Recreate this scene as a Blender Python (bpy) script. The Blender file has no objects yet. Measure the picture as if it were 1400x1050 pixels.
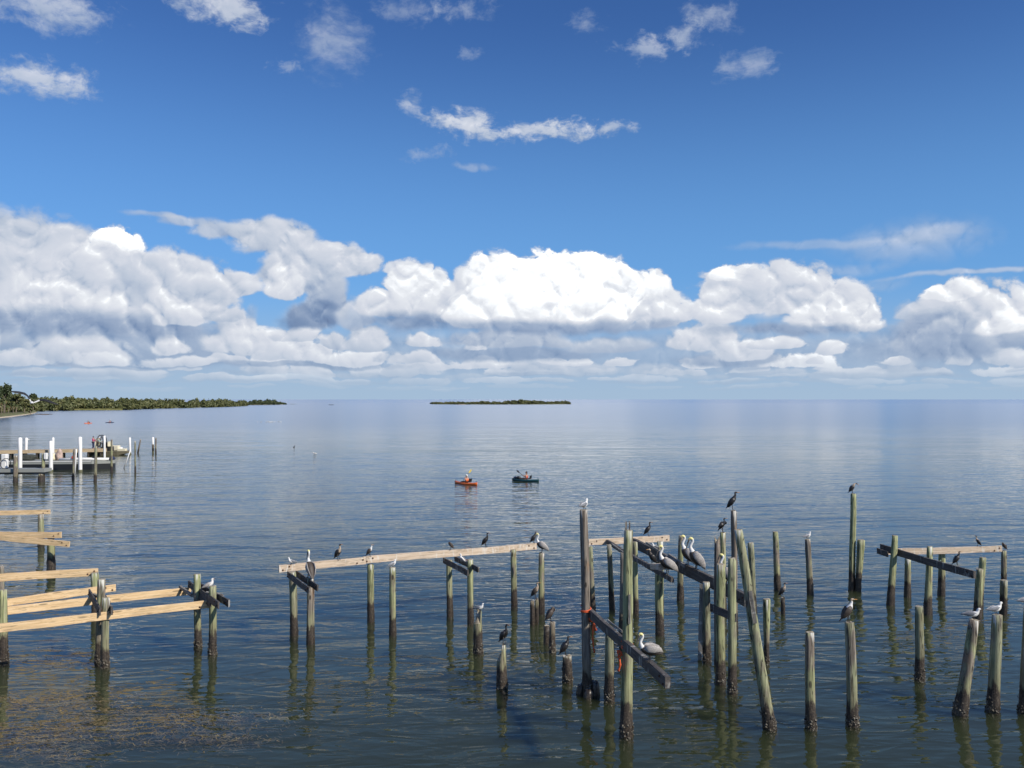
import bpy, bmesh, math, random
import numpy as np
from mathutils import Vector, Matrix, Euler
R = math.radians
sc = bpy.context.scene
COL = sc.collection
# ------------------------------------------------------------------ camera
CAM_H = 8.0
FPX = 1210.0                      # focal length in photo pixels (1400 px wide)
PITCH = math.atan(21.0 / FPX)     # horizon sits 21 px under the picture centre
cam_d = bpy.data.cameras.new('camera'); cam = bpy.data.objects.new('camera', cam_d); COL.objects.link(cam)
cam_d.sensor_width = 36.0; cam_d.lens = 36.0 * FPX / 1400.0
cam_d.clip_start = 0.1; cam_d.clip_end = 200000.0
cam.location = (0, 0, CAM_H); cam.rotation_euler = (R(90) + PITCH, 0, 0)
sc.camera = cam
# ------------------------------------------------------------------ light
SUN_EL = R(36.0); SUN_AZ = R(124.0)   # azimuth measured from +Y (view) towards +X (right): behind, right
sd = bpy.data.lights.new('sun', 'SUN'); so = bpy.data.objects.new('sun', sd); COL.objects.link(so)
sd.energy = 4.8; sd.angle = R(0.53); sd.color = (1.0, 0.93, 0.82)
SUN_DIR = Vector((math.sin(SUN_AZ) * math.cos(SUN_EL), math.cos(SUN_AZ) * math.cos(SUN_EL), math.sin(SUN_EL)))
so.rotation_euler = (-SUN_DIR).to_track_quat('-Z', 'Y').to_euler()
so.location = (30, -30, 40)
sc.view_settings.view_transform = 'Standard'; sc.view_settings.look = 'None'
sc.view_settings.exposure = 0.0; sc.view_settings.gamma = 1.0; sc.view_settings.use_curve_mapping = False
sc.cycles.max_bounces = 6; sc.cycles.diffuse_bounces = 2; sc.cycles.glossy_bounces = 3
sc.cycles.transmission_bounces = 2; sc.cycles.transparent_max_bounces = 8
sc.cycles.use_denoising = True
sc.cycles.caustics_reflective = False; sc.cycles.caustics_refractive = False
sc.cycles.use_adaptive_sampling = True; sc.cycles.adaptive_threshold = 0.01

def ray(px, py):
    v = Vector(((px - 700.0) / FPX, (525.0 - py) / FPX, -1.0))
    return (Matrix.Rotation(R(90) + PITCH, 3, 'X') @ v).normalized()
def at_z(px, py, z=0.0):
    d = ray(px, py); t = (z - CAM_H) / d.z
    return Vector((0, 0, CAM_H)) + d * t
def at_y(px, py, y):
    d = ray(px, py); t = y / d.y
    return Vector((0, 0, CAM_H)) + d * t
def dist_px(y):                   # metres seen by one photo pixel at depth y
    return y / FPX

# ------------------------------------------------------------------ node helper
class NT:
    def __init__(s, tree): s.t = tree; s.n = tree.nodes; s.l = tree.links
    def node(s, typ, **kw):
        n = s.n.new(typ)
        for k, v in kw.items(): setattr(n, k, v)
        return n
    def put(s, sock, v):
        if v is None: return
        if isinstance(v, bpy.types.NodeSocket): s.l.new(v, sock)
        else: sock.default_value = v
    def math(s, op, a, b=None, c=None, clamp=False):
        n = s.node('ShaderNodeMath', operation=op, use_clamp=clamp)
        s.put(n.inputs[0], a); s.put(n.inputs[1], b); s.put(n.inputs[2], c)
        return n.outputs[0]
    def vmath(s, op, a, b=None, c=None, out=0):
        n = s.node('ShaderNodeVectorMath', operation=op)
        s.put(n.inputs[0], a); s.put(n.inputs[1], b)
        if c is not None: s.put(n.inputs[2], c)
        return n.outputs['Value'] if op in ('DOT_PRODUCT', 'LENGTH', 'DISTANCE') else n.outputs[0]
    def scale(s, v, k): return s.vmath('MULTIPLY', v, (k, k, k))
    def rng(s, v, a, b, c=0.0, d=1.0, interp='SMOOTHSTEP'):
        n = s.node('ShaderNodeMapRange', interpolation_type=interp)
        s.put(n.inputs[0], v); s.put(n.inputs[1], a); s.put(n.inputs[2], b); s.put(n.inputs[3], c); s.put(n.inputs[4], d)
        return n.outputs[0]
    def mixf(s, f, a, b):
        n = s.node('ShaderNodeMix', data_type='FLOAT')
        s.put(n.inputs[0], f); s.put(n.inputs[2], a); s.put(n.inputs[3], b)
        return n.outputs[0]
    def mixc(s, f, a, b, blend='MIX'):
        n = s.node('ShaderNodeMix', data_type='RGBA', blend_type=blend)
        s.put(n.inputs[0], f); s.put(n.inputs[6], a); s.put(n.inputs[7], b)
        return n.outputs[2]
    def noise(s, vec, scale, detail=3.0, rough=0.5, dist=0.0, dim='3D', color=False, lac=2.0):
        n = s.node('ShaderNodeTexNoise', noise_dimensions=dim)
        s.put(n.inputs['Vector'], vec); n.inputs['Scale'].default_value = scale
        n.inputs['Detail'].default_value = detail; n.inputs['Roughness'].default_value = rough
        n.inputs['Distortion'].default_value = dist; n.inputs['Lacunarity'].default_value = lac
        return n.outputs['Color' if color else 'Fac']
    def voro(s, vec, scale, detail=0.0, rough=0.5, smooth=0.6, dim='3D', feature='SMOOTH_F1'):
        n = s.node('ShaderNodeTexVoronoi', voronoi_dimensions=dim, feature=feature)
        s.put(n.inputs['Vector'], vec); n.inputs['Scale'].default_value = scale
        n.inputs['Detail'].default_value = detail; n.inputs['Roughness'].default_value = rough
        if feature == 'SMOOTH_F1': n.inputs['Smoothness'].default_value = smooth
        return n.outputs['Distance']
    def ramp(s, f, stops, interp='LINEAR'):
        n = s.node('ShaderNodeValToRGB'); n.color_ramp.interpolation = interp
        e = n.color_ramp.elements
        while len(e) < len(stops): e.new(0.5)
        for i, (p, c) in enumerate(stops):
            e[i].position = p; e[i].color = (*c, 1.0)
        s.put(n.inputs[0], f)
        return n.outputs[0]
    def comb(s, x, y, z):
        n = s.node('ShaderNodeCombineXYZ'); s.put(n.inputs[0], x); s.put(n.inputs[1], y); s.put(n.inputs[2], z)
        return n.outputs[0]
    def sep(s, v):
        n = s.node('ShaderNodeSeparateXYZ'); s.put(n.inputs[0], v)
        return n.outputs[0], n.outputs[1], n.outputs[2]

def srgb(r, g, b):
    f = lambda c: c / 12.92 if c <= 0.04045 else ((c + 0.055) / 1.055) ** 2.4
    return (f(r / 255.0), f(g / 255.0), f(b / 255.0))
# ------------------------------------------------------------------ sky (world)
world = bpy.data.worlds.new('World'); world.use_nodes = True
W = NT(world.node_tree); W.n.clear()
SKY_K = 0.1
sky = W.node('ShaderNodeTexSky', sky_type='NISHITA')
sky.sun_disc = False; sky.sun_elevation = SUN_EL; sky.sun_rotation = SUN_AZ
sky.altitude = 0.0; sky.air_density = 1.0; sky.dust_density = 0.35; sky.ozone_density = 3.0
skyc = W.vmath('MULTIPLY', sky.outputs[0], (0.40, 0.66, 1.06))
tc = W.node('ShaderNodeTexCoord')
dirv = W.vmath('NORMALIZE', tc.outputs['Generated'])
dx, dy, dz = W.sep(dirv)
az = W.math('ARCTAN2', dx, dy)
el = W.math('ARCSINE', dz)
UN = 12.1                                            # one unit = about 100 photo pixels
U = W.math('MULTIPLY', az, UN); V = W.math('MULTIPLY', el, UN)
def uv(px, py):
    d = ray(px, py); return math.atan2(d.x, d.y) * UN, math.asin(d.z) * UN
UV0 = W.comb(U, V, 0.0)
n1 = W.noise(UV0, 0.85, 4.0, 0.56, color=True, dim='2D')
warp = W.vmath('MULTIPLY', W.vmath('SUBTRACT', n1, (0.5, 0.5, 0.5)), (0.50, 0.22, 0.0))
P = W.vmath('ADD', UV0, warp)
def billow(vec):
    n = W.node('ShaderNodeTexNoise', noise_dimensions='2D', noise_type='RIDGED_MULTIFRACTAL', normalize=False)
    W.put(n.inputs['Vector'], vec); n.inputs['Scale'].default_value = 2.3; n.inputs['Detail'].default_value = 6.0
    n.inputs['Roughness'].default_value = 0.62; n.inputs['Lacunarity'].default_value = 2.1
    n.inputs['Offset'].default_value = 0.9; n.inputs['Gain'].default_value = 1.4
    return n.outputs['Fac']
PB = W.vmath('ADD', UV0, W.scale(warp, 0.6))
puff = billow(PB)                                                  # high in the creases between billows
puff2 = billow(W.vmath('ADD', PB, (0.035, 0.075, 0.0)))
relief = W.math('MULTIPLY', W.math('SUBTRACT', puff2, puff), 0.15)  # side of a billow turned to the sun is lighter
fine = W.noise(W.vmath('MULTIPLY', P, (0.75, 1.25, 1.0)), 4.2, 5.0, 0.66, dim='2D')
bump_r = W.math('ADD', W.math('MULTIPLY', W.math('SUBTRACT', puff, 0.8), 0.22),
                W.math('MULTIPLY', W.math('SUBTRACT', fine, 0.5), 0.66))
L2 = Vector((0.30, 0.95))
# (cx, cy, rx, ry, lit tone, shaded tone, opacity, softness, ragged)
BL = [
 # pale banks of far-off cloud low over the water
 (700, 486, 1150, 34, .56, .50, .62, .7, .3), (160, 470, 260, 26, .55, .45, .8, .6, .4), (1310, 470, 190, 26, .52, .44, .7, .6, .4),
 (100, 509, 60, 5, .82, .62, .6, .5, .6), (180, 511, 50, 5, .82, .62, .6, .5, .6), (270, 518, 42, 5, .82, .66, .6, .5, .6),
 (358, 507, 26, 8, .82, .62, .6, .5, .6), (490, 511, 50, 5, .8, .62, .55, .5, .6), (640, 515, 36, 6, .82, .64, .6, .5, .6),
 (740, 501, 55, 8, .92, .60, .8, .4, .7), (806, 506, 42, 9, .92, .62, .8, .4, .7), (898, 506, 46, 9, .86, .64, .7, .5, .7),
 (960, 512, 40, 5, .8, .66, .5, .5, .6), (1072, 511, 46, 7, .86, .66, .7, .5, .6), (1190, 511, 46, 6, .8, .64, .6, .5, .6),
 (1222, 500, 30, 13, .86, .62, .7, .5, .6), (1110, 521, 60, 4, .75, .68, .4, .5, .5), (420, 524, 70, 4, .76, .68, .4, .5, .5),
 # second row of small cumulus, bases near 490
 (700, 484, 120, 11, .46, .40, .8, .5, .5), (1000, 491, 80, 9, .5, .42, .8, .5, .5), (150, 498, 180, 5, .45, .40, .7, .5, .4),
 (420, 500, 150, 5, .48, .42, .7, .5, .4),
 (30, 489, 66, 11, 1.0, .62, 1, .3, .9), (112, 476, 74, 21, .98, .58, 1, .3, .9), (140, 490, 34, 10, 1.02, .72, 1, .3, .9),
 (236, 470, 24, 15, 1.02, .74, 1, .28, .9), (240, 494, 64, 7, .97, .66, 1, .35, .8), (330, 442, 30, 16, .96, .66, 1, .3, .9),
 (342, 466, 56, 23, 1.02, .64, 1, .28, 1.0), (404, 480, 66, 18, 1.02, .66, 1, .28, 1.0), (474, 490, 76, 11, 1.04, .74, 1, .3, .9),
 (402, 456, 34, 13, .98, .66, 1, .3, .9), (452, 465, 28, 13, .86, .55, 1, .3, .9), (504, 462, 34, 19, .92, .55, 1, .3, .9),
 (582, 467, 28, 10, .99, .62, 1, .3, .9), (564, 490, 46, 8, .92, .6, 1, .4, .8), (655, 473, 18, 8, .97, .7, .9, .35, .8),
 (700, 462, 90, 14, .74, .50, .95, .4, .7), (830, 470, 60, 12, .7, .52, .9, .5, .7), (960, 462, 56, 19, .97, .62, 1, .3, .9), (1012, 478, 40, 15, 1.02, .64, 1, .3, .9),
 (1062, 470, 40, 9, 1.02, .7, 1, .3, .9), (1132, 475, 24, 10, 1.02, .7, 1, .3, .9), (1112, 494, 12, 5, 1.0, .8, 1, .3, .9),
 (1390, 483, 46, 11, .97, .62, 1, .35, .8), (1240, 470, 40, 9, .8, .6, .7, .5, .7),
 # big bank off to the left, grey above, bright in the middle, dark flat base
 (30, 352, 135, 62, .78, .60, 1, .22, .8), (-90, 390, 140, 85, .8, .55, 1, .25, .8),
 (150, 336, 50, 24, 1.22, 1.05, 1, .14, .8), (112, 345, 46, 14, 1.12, .95, 1, .2, .8),
 (96, 392, 170, 60, .90, .60, 1, .3, .8), (235, 387, 92, 46, .90, .62, 1, .22, .9), (196, 372, 46, 26, .86, .66, 1, .35, .8),
 (300, 388, 52, 20, .92, .68, 1, .22, .8), (330, 394, 26, 8, .92, .74, .9, .35, .6),
 (60, 400, 80, 30, 1.0, .78, .9, .5, .8), (132, 419, 50, 24, 1.0, .70, 1, .35, .9), (226, 410, 34, 18, .98, .68, 1, .3, .9), (290, 426, 46, 13, .88, .60, 1, .35, .8),
 (90, 442, 180, 18.9, 0.50, 0.42, 0.92, 0.85, 0.45), (235, 447, 90, 14.85, 0.52, 0.44, 0.92, 0.85, 0.5),
 (255, 432, 40, 14, .98, .66, 1, .35, .9),
 # torn cloud left of the middle
 (215, 296, 40, 4, .78, .70, .55, .8, .7), (258, 304, 46, 7, .80, .70, .8, .6, .7), (306, 316, 46, 10, .80, .68, .9, .45, .7),
 (378, 326, 66, 27, .86, .66, 1, .25, .8), (452, 355, 80, 26, .88, .66, 1, .25, .8), (405, 362, 64, 42, .84, .64, 1, .28, .8),
 (386, 386, 33, 24, 1.02, .72, 1, .25, .9), (448, 402, 36, 34, .70, .46, 1, .35, .7), (428, 430, 44, 20, .40, .32, 1, .35, .6), (392, 439, 17, 10.8, 0.34, 0.28, 0.9, 0.85, 0.6),
 (346, 429, 10, 10.8, 0.45, 0.4, 0.5, 0.85, 0.6), (492, 430, 34, 22, .78, .56, .9, .4, .8),
 # middle-left heap
 (560, 366, 36, 12, .96, .80, .95, .35, .9), (572, 394, 46, 38, 1.08, .84, 1, .2, 1.0), (540, 414, 48, 24, 1.02, .74, 1, .25, 1.0), (602, 420, 40, 24, 1.06, .78, 1, .25, 1.0),
 (565, 442, 70, 13.5, 0.4, 0.34, 0.92, 0.85, 0.45),
 # the great white heap in the middle
 (900, 392, 24, 27, 1.05, .80, 1, .2, 1.0), (640, 400, 44, 40, 1.0, .78, 1, .22, 1.0),
 (684, 384, 58, 42, 1.16, .92, 1, .15, 1.0), (748, 376, 62, 38, 1.25, 1.0, 1, .13, 1.0), (806, 386, 74, 46, 1.25, 1.0, 1, .13, 1.0), (860, 402, 62, 38, 1.15, .88, 1, .18, 1.0),
 (652, 424, 46, 28, 1.18, .82, 1, .22, 1.0), (716, 420, 88, 32, 1.25, .86, 1, .3, .9), (806, 424, 96, 26, 1.2, .80, 1, .3, .9), (908, 426, 48, 24, 1.05, .74, 1, .25, 1.0),
 (735, 447, 140, 10.8, 0.52, 0.42, 0.92, 0.85, 0.4), (868, 447, 84, 8.1, 0.58, 0.48, 0.9, 0.85, 0.4),
 # grey-white heap right of it
 (1016, 398, 66, 36, .92, .78, 1, .2, 1.0), (1012, 372, 32, 13, 1.12, .96, 1, .22, .9), (1084, 396, 84, 38, .94, .76, 1, .2, 1.0), (1152, 414, 58, 34, .98, .76, 1, .22, 1.0),
 (980, 425, 40, 22, 1.0, .76, 1, .3, .9), (1060, 415, 60, 25, .82, .74, .8, .6, .6), (1110, 430, 40, 18, 1.06, .80, 1, .35, .9), (1172, 430, 42, 22, 1.05, .78, 1, .3, .9), (1078, 451, 118, 8.1, 0.5, 0.42, 0.92, 0.85, 0.4),
 # heap at the right edge with dark sloping base
 (1262, 424, 34, 13, .82, .62, .9, .4, .9), (1322, 420, 74, 34, .92, .66, 1, .2, 1.0), (1302, 399, 38, 13, 1.08, .88, 1, .22, .9), (1392, 430, 66, 36, .98, .70, 1, .2, 1.0), (1480, 440, 80, 40, .95, .6, 1, .3, .9),
 (1290, 452, 78, 26, .62, .50, 1, .35, .7), (1386, 444, 50, 20, 1.12, .80, 1, .35, .9), (1300, 472, 88, 18, .54, .46, 1, .45, .6), (1395, 463, 70, 8, .62, .5, .9, .5, .6),
 # thin torn scraps high up
 (50, 106, 84, 22, .86, .70, .85, .6, 1.3), (60, 10, 88, 24, .86, .72, .75, .7, 1.4), (305, 6, 60, 24, .95, .75, .85, .6, 1.3), (342, 33, 24, 9, .84, .74, .55, .9, 1.4),
 (455, 58, 40, 36, .84, .72, .55, .9, 1.5), (392, 90, 30, 7, .84, .74, .45, .9, 1.3), (566, 145, 20, 15, .88, .74, .65, .8, 1.4), (640, 171, 56, 20, .98, .76, .9, .6, 1.3),
 (716, 176, 66, 13, .94, .76, .85, .7, 1.4), (782, 177, 44, 13, .94, .76, .8, .7, 1.4), (842, 173, 28, 8, .9, .76, .65, .8, 1.4), (650, 227, 28, 5, .84, .76, .4, .9, 1.2), (582, 212, 30, 9, .84, .76, .4, .9, 1.4),
 (880, 64, 46, 15, .9, .76, .6, .8, 1.6), (932, 48, 38, 16, .9, .76, .5, .9, 1.6), (976, 22, 36, 20, .86, .76, .5, .9, 1.6), (1022, 88, 42, 16, .86, .76, .45, .9, 1.6),
 (800, 30, 22, 12, .84, .76, .35, .9, 1.5), (548, 10, 46, 14, .84, .76, .35, .9, 1.5), (632, 10, 40, 12, .84, .76, .4, .9, 1.5), (636, 70, 18, 7, .84, .76, .35, .9, 1.4),
 # thin high veil on the right
 (1250, 330, 92, 26, .84, .80, .42, .95, .9), (1265, 322, 60, 12, .86, .84, .35, .95, .9), (1120, 333, 110, 6, .84, .82, .36, .95, .6), (1335, 373, 130, 3.5, .88, .86, .6, .9, .4), (1160, 367, 60, 7, .84, .82, .32, .95, .7), (1212, 388, 34, 9, .74, .7, .25, .95, .8),
]
# low cloud banks all round the horizon outside the part the photograph shows
band_n = W.noise(W.vmath('MULTIPLY', UV0, (0.45, 1.3, 0.0)), 1.0, 4.0, 0.55, dim='2D')
HZ = srgb(166, 190, 214)
CR = [(0.0, srgb(84, 104, 146)), (0.26, srgb(122, 145, 180)), (0.42, srgb(158, 175, 201)), (0.56, srgb(188, 199, 216)), (0.70, srgb(214, 219, 230)), (0.86, srgb(240, 243, 247)), (1.0, (1.0, 1.0, 0.99))]
def sector(k, items, outer=False):
    """one piece of the sky: every heap that reaches into it, laid over the blue, sunk into the pale air low down"""
    g = bpy.data.node_groups.new('sky_piece_%d' % k, 'ShaderNodeTree'); G = NT(g)
    for nm, ty in (('Place', 'NodeSocketVector'), ('Ragged', 'NodeSocketFloat'), ('Relief', 'NodeSocketFloat'), ('Fine', 'NodeSocketFloat'), ('Blue', 'NodeSocketColor'), ('Height', 'NodeSocketFloat'), ('Band', 'NodeSocketFloat')):
        g.interface.new_socket(nm, in_out='INPUT', socket_type=ty)
    g.interface.new_socket('Sky', in_out='OUTPUT', socket_type='NodeSocketShader')
    gi = G.node('NodeGroupInput'); go = G.node('NodeGroupOutput'); I = gi.outputs
    if outer:
        bm_ = G.math('MULTIPLY', G.rng(G.math('MULTIPLY_ADD', I['Height'], -0.030, I['Band']), 0.44, 0.53, 0.0, 0.95), G.rng(I['Height'], 0.2, 0.6))
        st = G.comb(0.80, bm_, 0.0)
    else: st = G.comb(0.6, 0.0, 0.0)
    Pl = I['Place']; scrap = G.math('MULTIPLY_ADD', I['Fine'], 2.1, -0.93)
    for i, (cx, cy, rx, ry, hi, lo, op, soft, rag, u0, v0, sx, sy, kk, flat) in enumerate(items):
        if i % 4 == 3: Pl = G.vmath('MULTIPLY_ADD', st, (0.0, 0.0, 1.0), Pl)   # keeps the evaluation in order; third channel is zero
        q = G.vmath('MULTIPLY_ADD', Pl, (1 / sx, 1 / sy, 0.0), (-u0 / sx, -v0 / sy, 0.0))
        qq = q if flat is None else G.vmath('MAXIMUM', q, G.vmath('MULTIPLY', q, (-1.0, -flat, 0.0)))
        r = G.math('MULTIPLY_ADD', scrap if rag > 1.2 else I['Ragged'], kk, G.vmath('LENGTH', qq))
        m = G.rng(r, 1.0 + soft * 0.5, 1.0 - soft, 0.0, op)
        lit = G.vmath('DOT_PRODUCT', q, (L2.x * .5 * (hi - lo), L2.y * .5 * (hi - lo), 0.0))
        tv = G.comb(G.math('ADD', lit, (hi + lo) * 0.5), 1.0, 0.0)
        nx = G.node('ShaderNodeMix', data_type='VECTOR'); G.l.new(m, nx.inputs[0]); G.l.new(st, nx.inputs[4]); G.l.new(tv, nx.inputs[5])
        st = nx.outputs[1]
    tone, cover, _z = G.sep(st)
    tone = G.math('MULTIPLY_ADD', I['Relief'], G.rng(I['Height'], 0.1, 1.0, 0.3, 1.0), tone)
    tone = G.math('MULTIPLY_ADD', G.math('SUBTRACT', I['Fine'], 0.5), 0.16, tone)
    cc = G.ramp(G.math('MULTIPLY', tone, 0.8), CR)
    cc = G.vmath('MULTIPLY', cc, G.comb(*[G.rng(tone, 1.0, 1.35, 1.0, 1.55, 'LINEAR')] * 3))        # sunlit heaps are far brighter than the picture's white
    cc = G.mixc(G.rng(I['Height'], 0.0, 1.0, 0.27, 0.0), cc, (*HZ, 1))
    fin = G.mixc(cover, I['Blue'], cc)
    fin = G.mixc(G.rng(I['Height'], -0.02, 0.52, 0.85, 0.0), fin, (*HZ, 1))
    b_ = G.node('ShaderNodeBackground'); G.put(b_.inputs['Color'], fin); b_.inputs['Strength'].default_value = 1.0
    G.l.new(b_.outputs[0], go.inputs[0])
    n = W.node('ShaderNodeGroup', node_tree=g)
    for s_, v_ in zip(n.inputs, (P, bump_r, relief, fine, blue, V, band_n)): W.l.new(v_, s_)
    return n.outputs[0]
blue = W.mixc(W.rng(V, 0.15, 1.7, 0.80, 0.0), W.mixc(W.rng(V, 5.2, 0.8, 0.0, 0.62), W.scale(skyc, SKY_K), (*srgb(118, 178, 236), 1)), (*srgb(164, 188, 214), 1))
heaps = []
rs = random.Random(41); ROWS = []
for (yb, n_, rx_, ry_, op_) in ((527, 18, 50, 3.0, .45), (517, 24, 44, 4.5, .65), (505, 24, 40, 6.5, .8), (493, 20, 36, 8.5, .9)):   # rows of small far cumulus
    for i_ in range(n_):
        x_ = -240 + 1880 * (i_ + rs.uniform(.1, .9)) / n_; k_ = rs.uniform(.55, 1.25); hi_ = rs.uniform(.88, 1.12)
        ROWS.append((x_, yb + rs.uniform(-4, 4), rx_ * k_ * rs.uniform(.7, 1.3), ry_ * k_, hi_, hi_ - rs.uniform(.22, .36), min(1, op_ * 1.15), .28, .95))
        if rs.random() < .45: ROWS.append((x_ + rs.uniform(-20, 20), yb + ry_ * 1.0, rx_ * 1.5, ry_ * .55, .50, .44, op_ * .7, .8, .4))
BL = BL[:3] + ROWS + BL[3:]
for (cx, cy, rx, ry, hi, lo, op, soft, rag) in BL:
    u0, v0 = uv(cx, cy); ca = math.cos(u0 / UN) ** 2
    sx, sy = rx / 100.0 * ca, ry / 100.0
    kk = rag * min(1.6, 0.55 * (0.42 / max(0.06, min(sx, sy))) ** 0.55)
    flat = None
    if cy > 330 and rag >= .7 and rag <= 1.05 and op > .8 and hi > .6:      # heaped cloud: dome over a flat base
        flat = 2.6; v0 -= sy * 0.42; sy *= 1.38
    soft *= 0.66 if flat else (1.15 if rag > 1.2 else 0.8)
    heaps.append((cx, cy, rx, ry, hi, lo, op, soft, rag, u0, v0, sx, sy, kk, flat))
def reach(h): e = 1.0 + h[7] * 0.5 + 0.38 * h[13]; return h[11] * e + 0.24, h[12] * e + 0.16
def pick(ua, ub, va, vb):
    out = []
    for h in heaps:
        ex, ey = reach(h)
        if h[9] + ex > ua and h[9] - ex < ub and h[10] + ey > va and h[10] - ey < vb: out.append(h)
    return out
def tree_(edges, vals, coord):
    """nested switches; a piece that is switched off is never evaluated"""
    if len(vals) == 1: return vals[0]
    h = len(vals) // 2
    n = W.node('ShaderNodeMixShader'); W.put(n.inputs[0], W.math('GREATER_THAN', coord, edges[h - 1]))
    W.l.new(tree_(edges[:h - 1], vals[:h], coord), n.inputs[1]); W.l.new(tree_(edges[h:], vals[h:], coord), n.inputs[2])
    return n.outputs[0]
BIG = 99.0; VS = [uv(700, 282)[1], uv(700, 458)[1]]
ue = [uv(x, 500)[0] for x in (-260, 60, 160, 260, 360, 460, 560, 660, 760, 860, 960, 1060, 1160, 1260, 1360, 1640)]
k = 0; rows = []
for va, vb, step in ((-BIG, VS[1], 1), (VS[1], VS[0], 1), (VS[0], BIG, 3)):
    ed = ue[::step]
    if ed[-1] != ue[-1]: ed = ed + [ue[-1]]
    vals = []
    for a_, b_ in zip([-BIG] + ed, ed + [BIG]):
        out_ = a_ == -BIG or b_ == BIG
        vals.append(sector(k, [] if out_ else pick(a_, b_, va, vb), out_)); k += 1
    rows.append(tree_(ed, vals, U))
wo = W.node('ShaderNodeOutputWorld'); W.l.new(tree_([VS[1], VS[0]], rows, V), wo.inputs['Surface'])
world.cycles.sampling_method = 'NONE'
sc.world = world
# ------------------------------------------------------------------ materials
def mat(name):
    m = bpy.data.materials.new(name); m.use_nodes = True
    t = NT(m.node_tree); b = t.n['Principled BSDF']
    return m, t, b
def bump(t, b, h, strength=0.5, dist=0.02):
    n = t.node('ShaderNodeBump'); n.inputs['Strength'].default_value = strength; n.inputs['Distance'].default_value = dist
    t.put(n.inputs['Height'], h); t.l.new(n.outputs[0], b.inputs['Normal'])
    return n
def link(name, me, m=None, parent=None, kind=None, label=None, cat=None, group=None, loc=None, rz=None):
    o = bpy.data.objects.new(name, me); COL.objects.link(o)
    if m is not None:
        if isinstance(m, (list, tuple)):
            for k in m: me.materials.append(k)
        elif me is not None and len(me.materials) == 0: me.materials.append(m)
    if parent is not None: o.parent = parent
    if kind: o['kind'] = kind
    tag(o, label, cat, group)
    if loc is not None: o.location = loc
    if rz is not None: o.rotation_euler = (0, 0, rz)
    return o
def tag(o, label=None, cat=None, group=None):
    if label: o['label'] = label
    if cat: o['category'] = cat
    if group: o['group'] = group
def empty(name, loc, label, cat, group=None, rz=0.0):
    o = bpy.data.objects.new(name, None); COL.objects.link(o); o.empty_display_size = 0.2
    o.location = loc; o.rotation_euler = (0, 0, rz); tag(o, label, cat, group)
    return o
# ------------------------------------------------------------------ water
wm = bpy.data.materials.new('sea_water'); wm.use_nodes = True
t = NT(wm.node_tree); t.n.clear()
geo = t.node('ShaderNodeNewGeometry'); pos = geo.outputs['Position']
px_, py_, pz_ = t.sep(pos)
gust = t.noise(t.vmath('MULTIPLY', pos, (0.010, 0.016, 0.0)), 1.0, 3.0, 0.55, 0.4)
gustf = t.noise(t.vmath('MULTIPLY', pos, (0.0008, 0.0030, 0.0)), 1.0, 3.0, 0.55)
calm = t.rng(gust, 0.34, 0.62, 0.38, 1.28)
rot = t.node('ShaderNodeVectorRotate', rotation_type='Z_AXIS'); t.put(rot.inputs['Vector'], pos); rot.inputs['Angle'].default_value = R(-8)
rp_ = rot.outputs[0]
# wavelets of four sizes; each is let go where it gets finer than a picture can hold, and gloss spread takes over
w3 = t.noise(t.vmath('MULTIPLY', rp_, (2.0, 4.6, 1.0)), 1.0, 1.0, 0.5)
w1 = t.noise(t.vmath('MULTIPLY', pos, (0.50, 1.40, 1.0)), 1.0, 2.0, 0.5, 0.6)
w2 = t.noise(t.vmath('MULTIPLY', rp_, (0.20, 0.60, 1.0)), 1.0, 2.0, 0.5, 0.5)
w0 = t.noise(t.vmath('MULTIPLY', pos, (0.05, 0.17, 1.0)), 1.0, 2.0, 0.5, 0.4)
ridge = t.math('SUBTRACT', 1.0, t.math('ABSOLUTE', t.math('MULTIPLY_ADD', w1, 2.0, -1.0)))
h = t.math('MULTIPLY', w3, t.rng(py_, 18.0, 60.0, 0.013, 0.0))
h = t.math('MULTIPLY_ADD', ridge, t.rng(py_, 40.0, 190.0, 0.044, 0.0), h)
h = t.math('MULTIPLY_ADD', w2, t.rng(py_, 90.0, 380.0, 0.125, 0.0), h)
h = t.math('MULTIPLY_ADD', w0, t.rng(py_, 140.0, 600.0, 0.22, 0.0), h)
h = t.math('MULTIPLY', h, calm)
bn = t.node('ShaderNodeBump'); bn.inputs['Strength'].default_value = 1.0; bn.inputs['Distance'].default_value = 1.0; t.put(bn.inputs['Height'], h)
wind = t.rng(t.math('MULTIPLY_ADD', t.rng(py_, 900.0, 4500.0), 0.22, gustf), 0.46, 0.64)
rough = t.math('MULTIPLY_ADD', wind, t.rng(py_, 400.0, 2500.0, 0.0, 0.035), t.rng(py_, 25.0, 320.0, 0.03, 0.20))
gl = t.node('ShaderNodeBsdfGlossy'); t.put(gl.inputs['Roughness'], rough); t.l.new(bn.outputs[0], gl.inputs['Normal']); gl.inputs['Color'].default_value = (1, 1, 1, 1)
fr = t.node('ShaderNodeFresnel'); t.put(fr.inputs['IOR'], t.math('MULTIPLY_ADD', geo.outputs['Backfacing'], 1 / 1.333 - 1.333, 1.333));   # same film from both sides, light goes straight through t.l.new(bn.outputs[0], fr.inputs['Normal'])
tr = t.node('ShaderNodeBsdfTransparent')
mx = t.node('ShaderNodeMixShader'); t.l.new(fr.outputs[0], mx.inputs[0]); t.l.new(tr.outputs[0], mx.inputs[1]); t.l.new(gl.outputs[0], mx.inputs[2])
out = t.node('ShaderNodeOutputMaterial'); t.l.new(mx.outputs[0], out.inputs['Surface'])
vs2 = t.node('ShaderNodeVolumePrincipled'); vs2.inputs['Color'].default_value = (0.125, 0.155, 0.075, 1); vs2.inputs['Density'].default_value = 1.6; vs2.inputs['Absorption Color'].default_value = (0, 0, 0, 1)
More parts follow.
